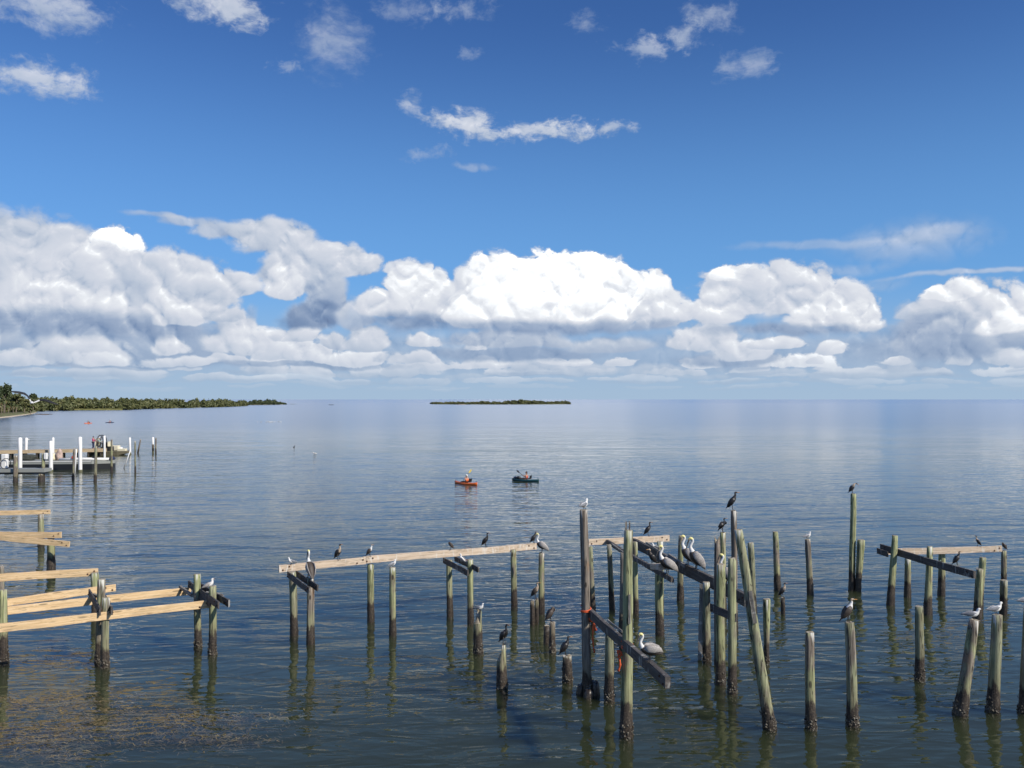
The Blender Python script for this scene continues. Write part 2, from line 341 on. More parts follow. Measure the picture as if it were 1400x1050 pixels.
t.l.new(vs2.outputs[0], out.inputs['Volume'])
sc.cycles.volume_bounces = 0
def build_water():
    ys = [-120.0] + [float(v) for v in np.geomspace(4, 90000, 60)]
    xs = [s * v for s in (-1, 1) for v in np.geomspace(5, 90000, 24)] + [0.0]; xs.sort()
    n = len(xs); m = len(ys); v = [(x, y, 0.0) for y in ys for x in xs]
    f = [(j * n + i, j * n + i + 1, (j + 1) * n + i + 1, (j + 1) * n + i) for j in range(m - 1) for i in range(n - 1)]
    rim = [i for i in range(n)] + [j * n + n - 1 for j in range(1, m)] + [(m - 1) * n + i for i in range(n - 2, -1, -1)] + [j * n for j in range(m - 2, 0, -1)]
    b0 = len(v); v += [(v[i][0], v[i][1], -6.0) for i in rim]; k = len(rim)
    f += [(rim[(i + 1) % k], rim[i], b0 + i, b0 + (i + 1) % k) for i in range(k)]
    f.append(tuple(b0 + i for i in range(k - 1, -1, -1)))
    me = bpy.data.meshes.new('water'); me.from_pydata(v, [], f); me.update()
    return link('water', me, wm, kind='structure')
water = build_water()
# ------------------------------------------------------------------ wood materials
rnd = random.Random(7)
def wood_pile(name, green=0.5, dark=1.0):
    """round treated piling: streaky grain, green-grey above, brown-black tidal zone with pale crust near the water"""
    m, t, b = mat(name)
    tcn = t.node('ShaderNodeTexCoord'); oi = t.node('ShaderNodeObjectInfo'); ge = t.node('ShaderNodeNewGeometry')
    off = t.vmath('MULTIPLY', t.comb(oi.outputs['Random'], oi.outputs['Random'], oi.outputs['Random']), (37.0, 53.0, 71.0))
    p = t.vmath('ADD', tcn.outputs['Object'], off)
    grain = t.noise(t.vmath('MULTIPLY', p, (16.0, 16.0, 1.0)), 1.0, 5.0, 0.62)
    blot = t.noise(t.vmath('MULTIPLY', p, (3.2, 3.2, 1.2)), 1.0, 4.0, 0.6)
    g1 = t.ramp(grain, [(0.28, tuple(c * dark for c in (0.11, 0.115, 0.058))), (0.50, tuple(c * dark for c in (0.31, 0.33, 0.165))), (0.72, tuple(c * dark for c in (0.50, 0.505, 0.285)))])
    g2 = t.ramp(grain, [(0.28, tuple(c * dark for c in (0.085, 0.065, 0.050))), (0.50, tuple(c * dark for c in (0.21, 0.17, 0.135))), (0.72, tuple(c * dark for c in (0.37, 0.32, 0.26)))])
    crk = t.noise(t.vmath('MULTIPLY', p, (11.0, 11.0, 0.35)), 1.0, 3.0, 0.55)
    crack = t.rng(t.math('ABSOLUTE', t.math('SUBTRACT', crk, 0.52)), 0.006, 0.020, 1.0, 0.0)
    kv = t.voro(t.vmath('MULTIPLY', p, (4.0, 4.0, 1.5)), 1.0, dim='3D', feature='F1'); knot = t.rng(kv, 0.10, 0.17, 1.0, 0.0)
    sel = t.rng(t.math('ADD', blot, t.math('MULTIPLY', oi.outputs['Random'], 0.16)), 0.50 + (green - 0.5) * 0.5, 0.72 + (green - 0.5) * 0.5)
    c = t.mixc(sel, g1, g2)
    tint = t.math('FRACT', t.math('MULTIPLY', oi.outputs['Random'], 7.31))
    c = t.mixc(t.rng(tint, 0.4, 1.0, 0.0, 0.42), c, t.ramp(grain, [(0.28, (0.075, 0.070, 0.060)), (0.50, (0.19, 0.18, 0.155)), (0.72, (0.36, 0.345, 0.30))]))
    rust = t.noise(t.vmath('MULTIPLY', p, (2.2, 2.2, 0.8)), 1.0, 3.0, 0.6)
    c = t.mixc(t.rng(rust, 0.60, 0.72, 0.0, 0.6), c, (0.26, 0.15, 0.07, 1))
    c = t.mixc(t.math('MULTIPLY', t.math('MAXIMUM', crack, knot), 0.85), c, (0.02, 0.017, 0.014, 1))
    _x, _y, z = t.sep(ge.outputs['Position'])
    edge = t.noise(t.vmath('MULTIPLY', p, (7.0, 7.0, 1.6)), 1.0, 4.0, 0.6)
    zz = t.math('MULTIPLY_ADD', t.math('SUBTRACT', edge, 0.5), 0.85, z)
    zz = t.math('MULTIPLY_ADD', t.math('SUBTRACT', oi.outputs['Random'], 0.5), 0.25, zz)
    stain = t.mixc(t.rng(zz, 0.45, 1.45, 0.55, 0.0), c, (0.19, 0.165, 0.095, 1))        # dull tan weathering above the tide line
    wet = t.ramp(t.noise(p, 26.0, 3.0, 0.6), [(0.30, (0.018, 0.014, 0.011)), (0.55, (0.048, 0.036, 0.026)), (0.74, (0.13, 0.105, 0.075))])
    c = t.mixc(t.rng(zz, 0.56, 0.74, 1.0, 0.0), stain, wet)
    crust = t.math('MULTIPLY', t.rng(t.voro(p, 19.0, 1.0, 0.6, dim='3D', feature='F1'), 0.34, 0.18), t.rng(t.math('ABSOLUTE', t.math('SUBTRACT', zz, 0.26)), 0.06, 0.30, 1.0, 0.0))
    c = t.mixc(t.math('MULTIPLY', crust, 0.75), c, (0.34, 0.30, 0.23, 1))
    # droppings run down from the top
    _gx, _gy, gz = t.sep(tcn.outputs['Generated'])
    drip = t.noise(t.vmath('MULTIPLY', p, (13.0, 13.0, 0.6)), 1.0, 3.0, 0.55)
    gm = t.rng(t.math('ADD', t.math('MULTIPLY', drip, 1.0), t.math('MULTIPLY', gz, 1.15)), 1.63, 1.72)
    c = t.mixc(t.math('MULTIPLY', gm, t.rng(oi.outputs['Random'], 0.1, 0.6, 0.15, 0.9)), c, (0.62, 0.61, 0.55, 1))
    t.put(b.inputs['Base Color'], c)
    t.put(b.inputs['Roughness'], t.rng(zz, 0.15, 0.55, 0.35, 0.85))
    hh = t.math('SUBTRACT', t.math('ADD', t.math('MULTIPLY', grain, 0.7), t.math('MULTIPLY', crust, 0.9)), t.math('MULTIPLY', crack, 0.8))
    bump(t, b, hh, 0.8, 0.02)
    return m
def wood_beam(name, lo, mid, hi, knots=0.7, rough=0.75, spatter=0.0):
    m, t, b = mat(name)
    tcn = t.node('ShaderNodeTexCoord'); oi = t.node('ShaderNodeObjectInfo')
    off = t.vmath('MULTIPLY', t.comb(oi.outputs['Random'], oi.outputs['Random'], oi.outputs['Random']), (37.0, 53.0, 71.0))
    p = t.vmath('ADD', tcn.outputs['Object'], off)
    kn = t.voro(t.vmath('MULTIPLY', p, (1.25, 6.0, 6.0)), 1.0, dim='3D', feature='F1')
    knot = t.rng(kn, 0.10, 0.22, 1.0, 0.0)
    pw = t.vmath('ADD', t.vmath('MULTIPLY', p, (0.9, 22.0, 22.0)), t.comb(0.0, t.math('MULTIPLY', t.rng(kn, 0.0, 0.5, 1.0, 0.0), 4.0), 0.0))
    grain = t.noise(pw, 1.0, 4.0, 0.6)
    c = t.ramp(grain, [(0.28, lo), (0.5, mid), (0.75, hi)])
    blot = t.noise(t.vmath('MULTIPLY', p, (1.1, 5.0, 5.0)), 1.0, 3.0, 0.6)
    c = t.mixc(t.rng(blot, 0.46, 0.70, 0.0, 0.45), c, tuple(x * 0.62 for x in mid) + (1,))
    ck = t.noise(t.vmath('MULTIPLY', p, (0.5, 16.0, 16.0)), 1.0, 3.0, 0.55)
    c = t.mixc(t.rng(t.math('ABSOLUTE', t.math('SUBTRACT', ck, 0.53)), 0.004, 0.014, 0.7, 0.0), c, tuple(x * 0.22 for x in mid) + (1,))
    c = t.mixc(t.math('MULTIPLY', knot, knots), c, tuple(x * 0.30 for x in mid) + (1,))
    if spatter > 0:
        sp = t.noise(t.vmath('MULTIPLY', p, (9.0, 3.0, 2.0)), 1.0, 3.0, 0.6)
        c = t.mixc(t.rng(sp, 0.58, 0.66, 0.0, spatter), c, (0.70, 0.69, 0.64, 1))
    t.put(b.inputs['Base Color'], c); b.inputs['Roughness'].default_value = rough
    bump(t, b, grain, 0.5, 0.012)
    return m
M_GREEN = wood_pile('green_treated_piling', 0.66)
M_MIX = wood_pile('weathered_piling', 0.45)
M_BROWN = wood_pile('brown_piling', 0.02, 0.9)
M_END = wood_beam('end_grain', (0.16, 0.13, 0.09), (0.32, 0.27, 0.19), (0.46, 0.41, 0.32), 0.2, spatter=0.6)
M_PINE = wood_beam('new_pine', (0.58, 0.385, 0.19), (0.74, 0.525, 0.29), (0.83, 0.64, 0.40))
M_PALE = wood_beam('sun_bleached_pine', (0.42, 0.31, 0.21), (0.62, 0.49, 0.36), (0.74, 0.63, 0.50), 0.5, spatter=0.5)
M_OLD = wood_beam('old_dark_timber', (0.035, 0.030, 0.028), (0.085, 0.075, 0.068), (0.16, 0.145, 0.13), 0.3, spatter=0.35)
M_GREY = wood_beam('grey_timber', (0.12, 0.11, 0.095), (0.24, 0.22, 0.19), (0.38, 0.35, 0.31), 0.4, spatter=0.4)

# ------------------------------------------------------------------ mesh helpers
def mesh_from(name, v, f, mi=None, smooth=False):
    me = bpy.data.meshes.new(name); me.from_pydata([tuple(x) for x in v], [], f)
    if mi is not None: me.polygons.foreach_set('material_index', mi)
    if smooth: me.polygons.foreach_set('use_smooth', [True] * len(me.polygons))
    me.update(); return me
def loft_rings(rings, cap0=True, cap1=True):
    """rings: list of lists of points, same count -> verts, faces"""
    n = len(rings[0]); v = [p for r in rings for p in r]; f = []
    for j in range(len(rings) - 1):
        for i in range(n):
            a = j * n + i; b_ = j * n + (i + 1) % n
            f.append((a, b_, b_ + n, a + n))
    if cap0: f.append(tuple(range(n - 1, -1, -1)))
    if cap1: k = (len(rings) - 1) * n; f.append(tuple(range(k, k + n)))
    return v, f
def piling_mesh(axis_top, rad0, rad1, seed, topf=None, below=0.8, segs=14, crook=0.012, shatter=0.0):
    """piling from 0.8 m under the water at the origin up to axis_top (a vector); radius rad0 at the water, rad1 at the top"""
    r = random.Random(seed); L = axis_top.length; u = axis_top.normalized()
    n = max(6, int((L + below) / 0.22)); rings = []
    ph = [r.uniform(0, 6.28) for _ in range(6)]
    side = [1 + 0.05 * math.sin(3 * 6.2832 * i / segs + ph[0]) + 0.04 * math.sin(5 * 6.2832 * i / segs + ph[1]) + r.uniform(-.025, .025) for i in range(segs)]
    ex = Vector((1, 0, 0)); ex = (ex - u * ex.dot(u)).normalized(); ey = u.cross(ex)
    for j in range(n + 1):
        s = -below + (L + below) * j / n; k = max(0.0, s / L)
        rad = rad0 + (rad1 - rad0) * k
        if s < 0.55: rad *= 1.0 + 0.10 * min(1.0, (0.55 - s) / 0.4)
        cx = ex * (crook * math.sin(s * 1.7 + ph[2]) * k) + ey * (crook * math.sin(s * 1.3 + ph[3]) * k)
        ring = []
        for i in range(segs):
            a = 6.2832 * i / segs
            rr = rad * side[i] * (1 + r.uniform(-.02, .02) + (r.uniform(-.07, .09) if -0.2 < s < 0.5 else 0))
            if j == n: rr *= 0.94
            ss = s
            if topf is not None and j > n * 0.35: ss = s + topf(a) * ((j - n * 0.35) / (n * 0.65)) ** (1 if topf(a) > 0 else 1)
            if j == n: ss += r.uniform(-.012, .012) + (r.uniform(-shatter, shatter))
            ring.append(u * ss + cx + ex * (rr * math.cos(a)) + ey * (rr * math.sin(a)))
        rings.append(ring)
    v, f = loft_rings(rings, True, False)
    c = sum(rings[-1], Vector()) / segs; v.append(c + u * 0.012); ci = len(v) - 1; k = n * segs
    mi = [0] * len(f)
    for i in range(segs): f.append((k + i, k + (i + 1) % segs, ci)); mi.append(1)
    me = mesh_from('piling', v, f, mi)
    sm = [True] * len(f)
    for i in range(len(f)): sm[i] = mi[i] == 0
    me.polygons.foreach_set('use_smooth', sm)
    return me
def crust_mesh(rad, seed, axis):
    """lumpy oyster and barnacle collar in the tidal zone"""
    r = random.Random(seed); u = axis.normalized(); v = []; f = []
    ex = Vector((1, 0, 0)); ex = (ex - u * ex.dot(u)).normalized(); ey = u.cross(ex)
    for k in range(70):
        a = r.uniform(0, 6.28); s = r.gauss(0.06, 0.13)
        if s > 0.42: continue
        d = ex * math.cos(a) + ey * math.sin(a); c = u * s + d * rad * 1.06
        q = r.uniform(0.018, 0.045); t1 = (u * r.uniform(.5, 1.4) + d * r.uniform(-.2, .6) + d.cross(u) * r.uniform(-.8, .8)).normalized(); t2 = d.cross(t1).normalized()
        b0 = len(v)
        v += [c - t1 * q - t2 * q * .7, c + t1 * q - t2 * q * .6, c + t1 * q * .9 + t2 * q * .7, c - t1 * q + t2 * q * .6, c + d * q * r.uniform(.5, 1.1)]
        f += [(b0, b0 + 1, b0 + 4), (b0 + 1, b0 + 2, b0 + 4), (b0 + 2, b0 + 3, b0 + 4), (b0 + 3, b0, b0 + 4)]
    return mesh_from('crust', v, f)
M_CRUST, t, b = mat('oyster_crust')
cr = t.noise(t.node('ShaderNodeTexCoord').outputs['Object'], 30.0, 3.0, 0.6)
t.put(b.inputs['Base Color'], t.ramp(cr, [(0.3, (0.03, 0.025, 0.02)), (0.55, (0.10, 0.085, 0.06)), (0.75, (0.30, 0.27, 0.21))])); b.inputs['Roughness'].default_value = 0.6
POSTS = {}
def piling(key, bx, by, tx, ty, wb, wt, label, m=None, group='old pier pilings standing in the water', topf=None, shatter=0.0, crust=None, seed=None, name='piling'):
    B = at_z(bx, by, 0.0); T = at_y(tx, ty, B.y); d = B.y
    seed = seed or (int(bx * 7 + by * 13) % 9973)
    me = piling_mesh(T - B, wb * d / FPX / 2 * 0.97, wt * d / FPX / 2, seed, topf, shatter=shatter)
    o = link(name, me, [m or M_GREEN, M_END], label=label, cat='piling', group=group, loc=B)
    if crust or (crust is None and d < 29):
        link('barnacle_crust', crust_mesh(wb * d / FPX / 2, seed + 5, T - B), M_CRUST, parent=o, kind='stuff')
    POSTS[key] = dict(B=B, T=T, d=d, o=o, r=wt * d / FPX / 2)
    return o
def right_step(h, sharp=7): return lambda a: h if math.cos(a) > -0.05 else 0.0
M_IRONB, t, b = mat('rusty_bolt'); b.inputs['Roughness'].default_value = 0.8
t.put(b.inputs['Base Color'], t.ramp(t.noise(t.node('ShaderNodeTexCoord').outputs['Object'], 60.0, 2.0, 0.5), [(0.3, (0.03, 0.018, 0.012)), (0.7, (0.14, 0.06, 0.03))]))
def bolt_mesh():
    me = bpy.data.meshes.get('bolt')
    if me: return me
    v, f = loft_rings([[Vector((r_ * math.cos(k * 1.0472), r_ * math.sin(k * 1.0472), z)) for k in range(6)] for r_, z in ((.034, -.004), (.034, .004), (.019, .006), (.019, .026), (.012, .030))])
    return mesh_from('bolt', v, f)
def beam_mesh(L, w, h, seed, sub=10, rough=0.010, bite=0.0):
    r = random.Random(seed); rings = []
    for j in range(sub + 1):
        x = L * j / sub; e = 0.0
        prof = [(-w / 2, -h / 2), (w / 2, -h / 2), (w / 2, h / 2), (-w / 2, h / 2)]
        pts = []
        c = min(w, h) * 0.07
        for (a, b_) in prof:
            sa, sb = (1 if a > 0 else -1), (1 if b_ > 0 else -1)
            q = [(a - sa * c, b_), (a, b_ - sb * c)]
            if (sa, sb) in ((-1, -1), (1, 1)): q = q[::-1]
            pts += q
        if j in (0, sub): xr = r.uniform(-.008, .008)
        else: xr = 0
        wob = math.sin(x * 0.9 + seed) * rough * 1.2
        ring = [Vector((x + xr + (r.uniform(-bite, bite) if j in (0, sub) else 0), a + r.uniform(-rough, rough) * .5, b_ + wob + r.uniform(-rough, rough) * .6)) for (a, b_) in pts]
        rings.append(ring)
    v, f = loft_rings(rings, True, True)
    f = [tuple(reversed(q)) for q in f]
    return mesh_from('beam', v, f)
def beam(name, A, B, w, h, m, label, cat='beam', group=None, seed=1, drop=True, roll=0.0, bite=0.0):
    """A, B: ends of the upper edge line; the board hangs h below it"""
    X = (B - A); L = X.length; X.normalize(); Y = Vector((0, 0, 1)).cross(X).normalized(); Z = X.cross(Y)
    me = beam_mesh(L, w, h, seed, sub=max(4, int(L / 0.5)), bite=bite)
    o = link(name, me, m, label=label, cat=cat, group=group)
    M = Matrix((X, Y, Z)).transposed().to_4x4(); M.translation = A - Z * (h / 2 if drop else 0)
    o.matrix_world = M @ Matrix.Rotation(roll, 4, 'X')
    if label and h > .19 and L > .8:                    # bolt heads and washers on both faces near the ends
        for x in (.12, .34, L - .34, L - .12) if L > 2 else (.12, L - .12):
            for s_ in (-1, 1):
                q = link('bolt', bolt_mesh(), M_IRONB, parent=o); q.location = (x, s_ * (w / 2 + .004), (.05 if int(x * 50) % 2 else -.05)); q.rotation_euler = (s_ * -math.pi / 2, 0, 0)
    return o
def hb(px, py, h): return at_z(px, py, h)

# ------------------------------------------------------------------ pilings, left framework
G1 = 'pilings under the new beams'
piling('L0', 5, 905, 4.5, 806, 11.5, 11, 'thick piling at the outer end of the lowest new pine beams, flat sawn top', M_MIX, G1)
piling('L0b', 1, 842, 2, 774, 8, 8, 'piling whose square cut top pokes above the highest long new beam', M_MIX, G1)
piling('L2', 143.5, 911, 144, 817, 10.5, 9.6, 'front piling of the tight pair halfway along the two new pine beams', M_GREEN, G1)
piling('L3', 135.5, 903, 139.5, 792, 10.5, 10.5, 'back piling of the tight pair, taller, with brown cut top', M_MIX, G1)
piling('L4', 271, 883, 268.7, 785, 9.5, 9.2, 'taller back piling at the end of the new beams with crossed dark boards', M_GREEN, G1)
piling('L5', 290.5, 894, 291.5, 801, 10.5, 9.5, 'shorter front piling at the end of the new beams, orange mark on top', M_MIX, G1)
piling('L8', 130, 846, 129.6, 783, 9.5, 10.5, 'piling carrying the end of the short new beam behind the tight pair', M_GREEN, G1)
piling('L6', 56, 746, 56, 703, 8.5, 7.5, 'piling with a sun-bleached patch under the farthest new beam', M_MIX, G1)
piling('L7', 70, 778, 70, 736, 10.5, 9.5, 'dark footed piling under the two crossing new beams', M_GREEN, G1)
GP = 'new pine beams on the left framework'
HB = 1.65
beam('timber_beam', hb(-60, 859, HB), hb(288, 820.5, HB), 0.09, 0.24, M_PINE, 'longest new pine beam, lowest of the framework, crossing in front of the piling pair', group=GP, seed=3)
beam('timber_beam', hb(-60, 836.5, HB), hb(261, 802.5, HB), 0.09, 0.24, M_PINE, 'new pine beam running behind the piling pair to the crossed dark boards', group=GP, seed=4)
beam('timber_beam', hb(-60, 828, HB), hb(158, 799, HB), 0.09, 0.23, M_PINE, 'new pine beam whose square end stops just past the piling pair', group=GP, seed=5)
beam('timber_beam', hb(-40, 787, HB + .15), hb(134, 777, HB + .15), 0.09, 0.27, M_PINE, 'stout new pine beam ending on a piling behind the pair', group=GP, seed=6)
beam('timber_beam', hb(-40, 727, 1.78), hb(84, 727, 1.78), 0.09, 0.28, M_PINE, 'level new pine beam of the crossing two', group=GP, seed=8)
beam('timber_beam', at_y(-40, 726.5, 41.25), at_y(95.5, 740.5, 41.15), 0.09, 0.26, M_PINE, 'slanting new pine beam of the crossing two', group=GP, seed=9)
beam('timber_beam', hb(-40, 698.6, 1.84), hb(68.5, 697, 1.84), 0.10, 0.25, M_PINE, 'farthest new pine beam, resting on a single pale patched piling', group=GP, seed=10)
GX = 'dark cross boards bolted to the pilings'
def board(a, b_, h, label, w=0.05, hh=0.22, m=None, seed=1, name='cross_board'):
    return beam(name, hb(*a, h), hb(*b_, h), w, hh, m or M_OLD, label, cat='board', group=GX, seed=seed, bite=0.01)
board((258, 794), (299, 822), 1.86, 'dark cross board on the near side of the two end pilings', seed=21)
board((273.5, 797), (313.5, 820), 1.84, 'dark cross board on the far side of the two end pilings', seed=22)
board((264, 807), (288, 824), 1.66, 'stub of dark board tucked under the crossed boards', hh=.14, seed=23)
board((122, 805), (137, 832), 1.80, 'dark board clamped to the left of the piling pair', seed=24)
board((139.5, 806), (153, 831), 1.80, 'dark board clamped to the right of the piling pair', seed=25)
# ------------------------------------------------------------------ middle row
G2 = 'pilings under the long bleached beam'
piling('Q1', 402, 868, 400, 782, 10, 9.5, 'back piling at the free end of the long bleached beam, under dark boards', M_GREEN, G2)
piling('Q2', 424.5, 879, 424, 790, 11, 9.5, 'front piling at the free end of the long bleached beam, pelican on top', M_MIX, G2)
piling('Q3', 507, 849, 506, 771, 9.5, 9, 'single green piling under the joint of the long bleached beam', M_GREEN, G2)
piling('Q4', 537, 867, 537, 775.5, 9.5, 8.5, 'piling standing free in front of the bleached beam, white gull on it', M_GREEN, G2)
piling('Q5', 615, 842, 614, 766, 8.6, 8, 'back piling under the second pair of dark boards', M_GREEN, G2)
piling('Q6', 643.5, 852, 643, 765, 8.8, 8, 'front piling by the second pair of dark boards, iron ring near top', M_GREEN, G2)
piling('Q7', 703, 829, 702, 751, 8.8, 8, 'dark stained piling near the broken end of the long bleached beam', M_GREEN, G2)
piling('Q8', 740, 838, 740.5, 756, 8.4, 8, 'bright green piling with a pelican just past the beam end', M_GREEN, G2)
beam('timber_beam', hb(381.5, 772.8, 2.33), hb(500, 762, 2.33), 0.10, 0.24, M_PALE, 'left length of the long bleached beam, free end, two cormorants', group='lengths of the bleached beam', seed=31)
beam('timber_beam', hb(496.5, 761, 2.36), hb(733, 742.5, 2.36), 0.10, 0.25, M_PALE, 'middle length of the long bleached beam, spattered with droppings', group='lengths of the bleached beam', seed=32)
beam('timber_beam', hb(804.5, 737.5, 2.33), hb(914.5, 731.5, 2.33), 0.10, 0.25, M_PALE, 'right length of the bleached beam between the tall brown piling and its square end', group='lengths of the bleached beam', seed=33)
board((393.5, 781), (423, 803), 2.12, 'dark board on the near side at the free beam end', seed=41, hh=.2)
board((405, 779.5), (434.5, 800), 2.10, 'dark board with green end on the far side at the free beam end', seed=42, hh=.2)
board((606.5, 762), (640, 780), 2.12, 'dark board under the middle length of the bleached beam, near side', seed=43, hh=.2)
board((622, 760.5), (654.5, 776), 2.10, 'dark board under the middle length of the bleached beam, far side', seed=44, hh=.18)
# ------------------------------------------------------------------ broken stumps in front
G3 = 'broken stumps low over the water'
piling('S1', 654, 892, 653.5, 852, 12, 11.5, 'squat stump with a tall slab on one side, gull on the slab', M_MIX, G3, topf=lambda a: 0.40 if math.cos(a) > -0.35 and math.sin(a) > -0.6 else 0.0)
piling('S2', 686.5, 940, 686, 903, 14, 13, 'stump split to a high sliver on one side, cormorant on the sliver', M_MIX, G3, topf=lambda a: 0.44 if math.cos(a) > 0.15 else 0.0)
piling('S3', 728, 853, 728, 822, 7, 6, 'thin rotten stump, left one of a close pair, streaked white', M_BROWN, G3, shatter=.05)
piling('S3b', 733.5, 851, 733.5, 819, 5.5, 5, 'thin rotten stump, right one of a close pair, brown bird on it', M_MIX, G3, shatter=.05)
piling('S4', 747, 879, 747, 855, 8, 7.6, 'low square stump with mossy top beside a darker one', M_MIX, G3)
piling('S4b', 755, 891, 755, 850.5, 8, 7.6, 'dark stump carrying a hunched preening bird', M_BROWN, G3)
piling('S5', 776, 931, 775.5, 896.5, 13, 12.6, 'thick dark stump with a long-necked cormorant on it', M_MIX, G3, shatter=.02)
# ------------------------------------------------------------------ wrecked middle
G4 = 'pilings of the wrecked middle part'
T1 = piling('T1', 803, 949, 798.5, 697, 13.2, 11, 'tall rough brown piling with orange rope and stump collar at its foot', M_BROWN, G4)
T2 = piling('T2', 856, 1006, 859.5, 725, 17.5, 12.2, 'thick green piling with orange rope and two rusty iron straps on top', M_GREEN, G4)
piling('T3', 833.3, 957, 833.5, 862, 13.5, 12.5, 'green piling ending just under the low slanting brace', M_GREEN, G4)
piling('U1', 811, 838, 806.5, 747, 7.5, 7, 'shadowed piling half hidden behind the tall brown piling', M_MIX, G4)
piling('U2', 837, 832, 832.5, 745, 8, 6.6, 'leaning piling with white top and dark foot under the bleached beam', M_MIX, G4)
piling('U3', 869.5, 838, 868, 741, 7.5, 6.5, 'piling half hidden behind the roped green piling, tan foot', M_GREEN, G4)
piling('U4', 850, 866, 852, 756, 8, 7, 'dark piling edge showing along the roped green piling', M_BROWN, G4)
piling('U5', 903, 838, 902.8, 740, 8.4, 8, 'green piling under the square end of the bleached beam', M_GREEN, G4)
piling('U6', 902, 867, 900.5, 779, 11.5, 11, 'green piling under the pelican with a pale block on its head', M_GREEN, G4)
piling('U7', 930, 820, 931, 732, 9, 6.4, 'piling with an orange-brown worn head behind the two pelicans', M_MIX, G4)
piling('U8', 966.5, 902, 965.5, 796, 10.5, 9.5, 'green piling under the great slanting beam beside a splintered plank', M_GREEN, G4)
piling('U9', 985, 934, 984.7, 771, 13.5, 12, 'stout yellow-green piling in front of the splintered brown one', M_GREEN, G4)
piling('U9b', 981, 908, 980, 740, 9, 8, 'splintered brown piling with a jagged top', M_BROWN, G4, shatter=.16, crust=False)
piling('U10', 989, 838, 988.3, 728, 8.5, 7.8, 'green piling where a cormorant half opens its wings', M_GREEN, G4)
piling('U11', 1001, 947, 1000.5, 763, 12, 11, 'grey-topped piling next to the tall one with the big cormorant', M_MIX, G4)
piling('U12', 1004.5, 862, 1003.3, 698, 9, 8.2, 'tall slender grey piling with a big cormorant on top', M_BROWN, G4)
L1 = piling('LEAN', 1052.5, 995, 1009.5, 724, 16.5, 11.2, 'long green piling leaning hard, with a slot cut in its side', M_GREEN, G4)
piling('V1', 1031, 838, 1026.5, 742, 8.5, 8.4, 'upright green piling half behind the long leaning one', M_GREEN, G4)
piling('W1', 1048, 904, 1048.5, 819, 6.5, 10.4, 'top-heavy green piling tapering to a thin foot by the leaning one', M_GREEN, G4)
GD = 'beams of the wrecked middle part'
beam('timber_beam', hb(866, 736, 2.45), hb(1021, 812, 2.45), 0.14, 0.36, M_OLD, 'great dark slanting beam with pelicans perched along it', group=GD, seed=51, bite=.02)
beam('timber_beam', hb(829.5, 737.5, 2.28), hb(919.5, 790, 2.28), 0.10, 0.17, M_OLD, 'thinner dark slanting beam with a broken orange-brown end', group=GD, seed=52, bite=.05)
beam('timber_beam', hb(803, 828.5, 2.30), hb(913.5, 926, 2.30), 0.12, 0.24, M_OLD, 'low slanting brace running from the tall brown piling past the roped one', group=GD, seed=53, bite=.01)
board((971.5, 825), (1006.5, 838.5), 2.18, 'short dark board spanning two pilings below the great slanting beam', hh=.22, seed=54)
o = beam('timber_beam', hb(831, 846, 2.42), hb(851, 862, 2.42), 0.03, 0.05, M_GREY, 'thin broken lath lying along the low slanting brace', group=GD, seed=55)
beam('timber_block', at_y(893, 770, 29.6), at_y(906, 771, 29.0), 0.26, 0.19, M_PALE, 'pale sawn block on the piling head under the pelican', cat='block', seed=56)
for (a_, b_, h_, hh_, lb_, sd_) in (((246, 800), (262, 812), 1.72, .10, 'splintered stub leaning at the far end of the new pine beam', 81), ((283, 809), (306, 813), 1.86, .05, 'thin grey lath across the two end pilings of the left framework', 82), ((128, 812), (150, 822), 1.74, .07, 'broken grey lath wedged across the piling pair', 83),
                                 ((884, 741), (925, 767), 2.60, .07, 'loose splintered lath lying on the upper part of the great slanting beam', 84), ((915, 757), (936, 771), 2.62, .12, 'rotten pale fragment on the great slanting beam beside the pelicans', 85), ((836, 742), (858, 758), 2.34, .06, 'jagged sliver on the upper end of the thinner slanting beam', 86)):
    beam('broken_board', hb(*a_, h_), hb(*b_, h_ - .05), 0.07, hh_, M_GREY, lb_, cat='board', group='broken boards on the wreck', seed=sd_, bite=.09)
# splintered plank against U8
pl = beam('plank', at_y(959.5, 797, 27.6), at_y(957, 902, 27.3), 0.13, 0.06, M_GREY, 'splintered plank standing beside the green piling under the slanting beam', cat='plank', seed=57, drop=False, bite=.06)
# parts fixed on single pilings
def fix(part, o): part.parent = o; part.matrix_parent_inverse = o.matrix_basis.inverted()
def part_beam(name, A, B, w, h, m, o, seed=1, bite=0.0):
    p = beam(name, A, B, w, h, m, None, cat=None, seed=seed, drop=False, bite=bite)
    mw = p.matrix_basis.copy(); p.parent = o; p.matrix_basis = Matrix.Translation(-o.location) @ mw
    return p
d2 = POSTS['T2']['d']
part_beam('plank', at_y(860.5, 813, d2 - .16), at_y(860.5, 853, d2 - .18), 0.045, 0.10, M_GREY, T2, 61)
part_beam('iron_strap', at_y(855.6, 712.5, d2 - .02), at_y(855.6, 730, d2 - .02), 0.012, 0.045, M_GREY, T2, 62)
part_beam('iron_strap', at_y(860.8, 712.5, d2 + .02), at_y(860.8, 730, d2 + .02), 0.012, 0.03, M_OLD, T2, 63)
dl = POSTS['LEAN']['d']
part_beam('slot_board', at_y(1025, 808, dl - .13), at_y(1031.5, 852, dl - .15), 0.05, 0.09, M_GREY, L1, 64)
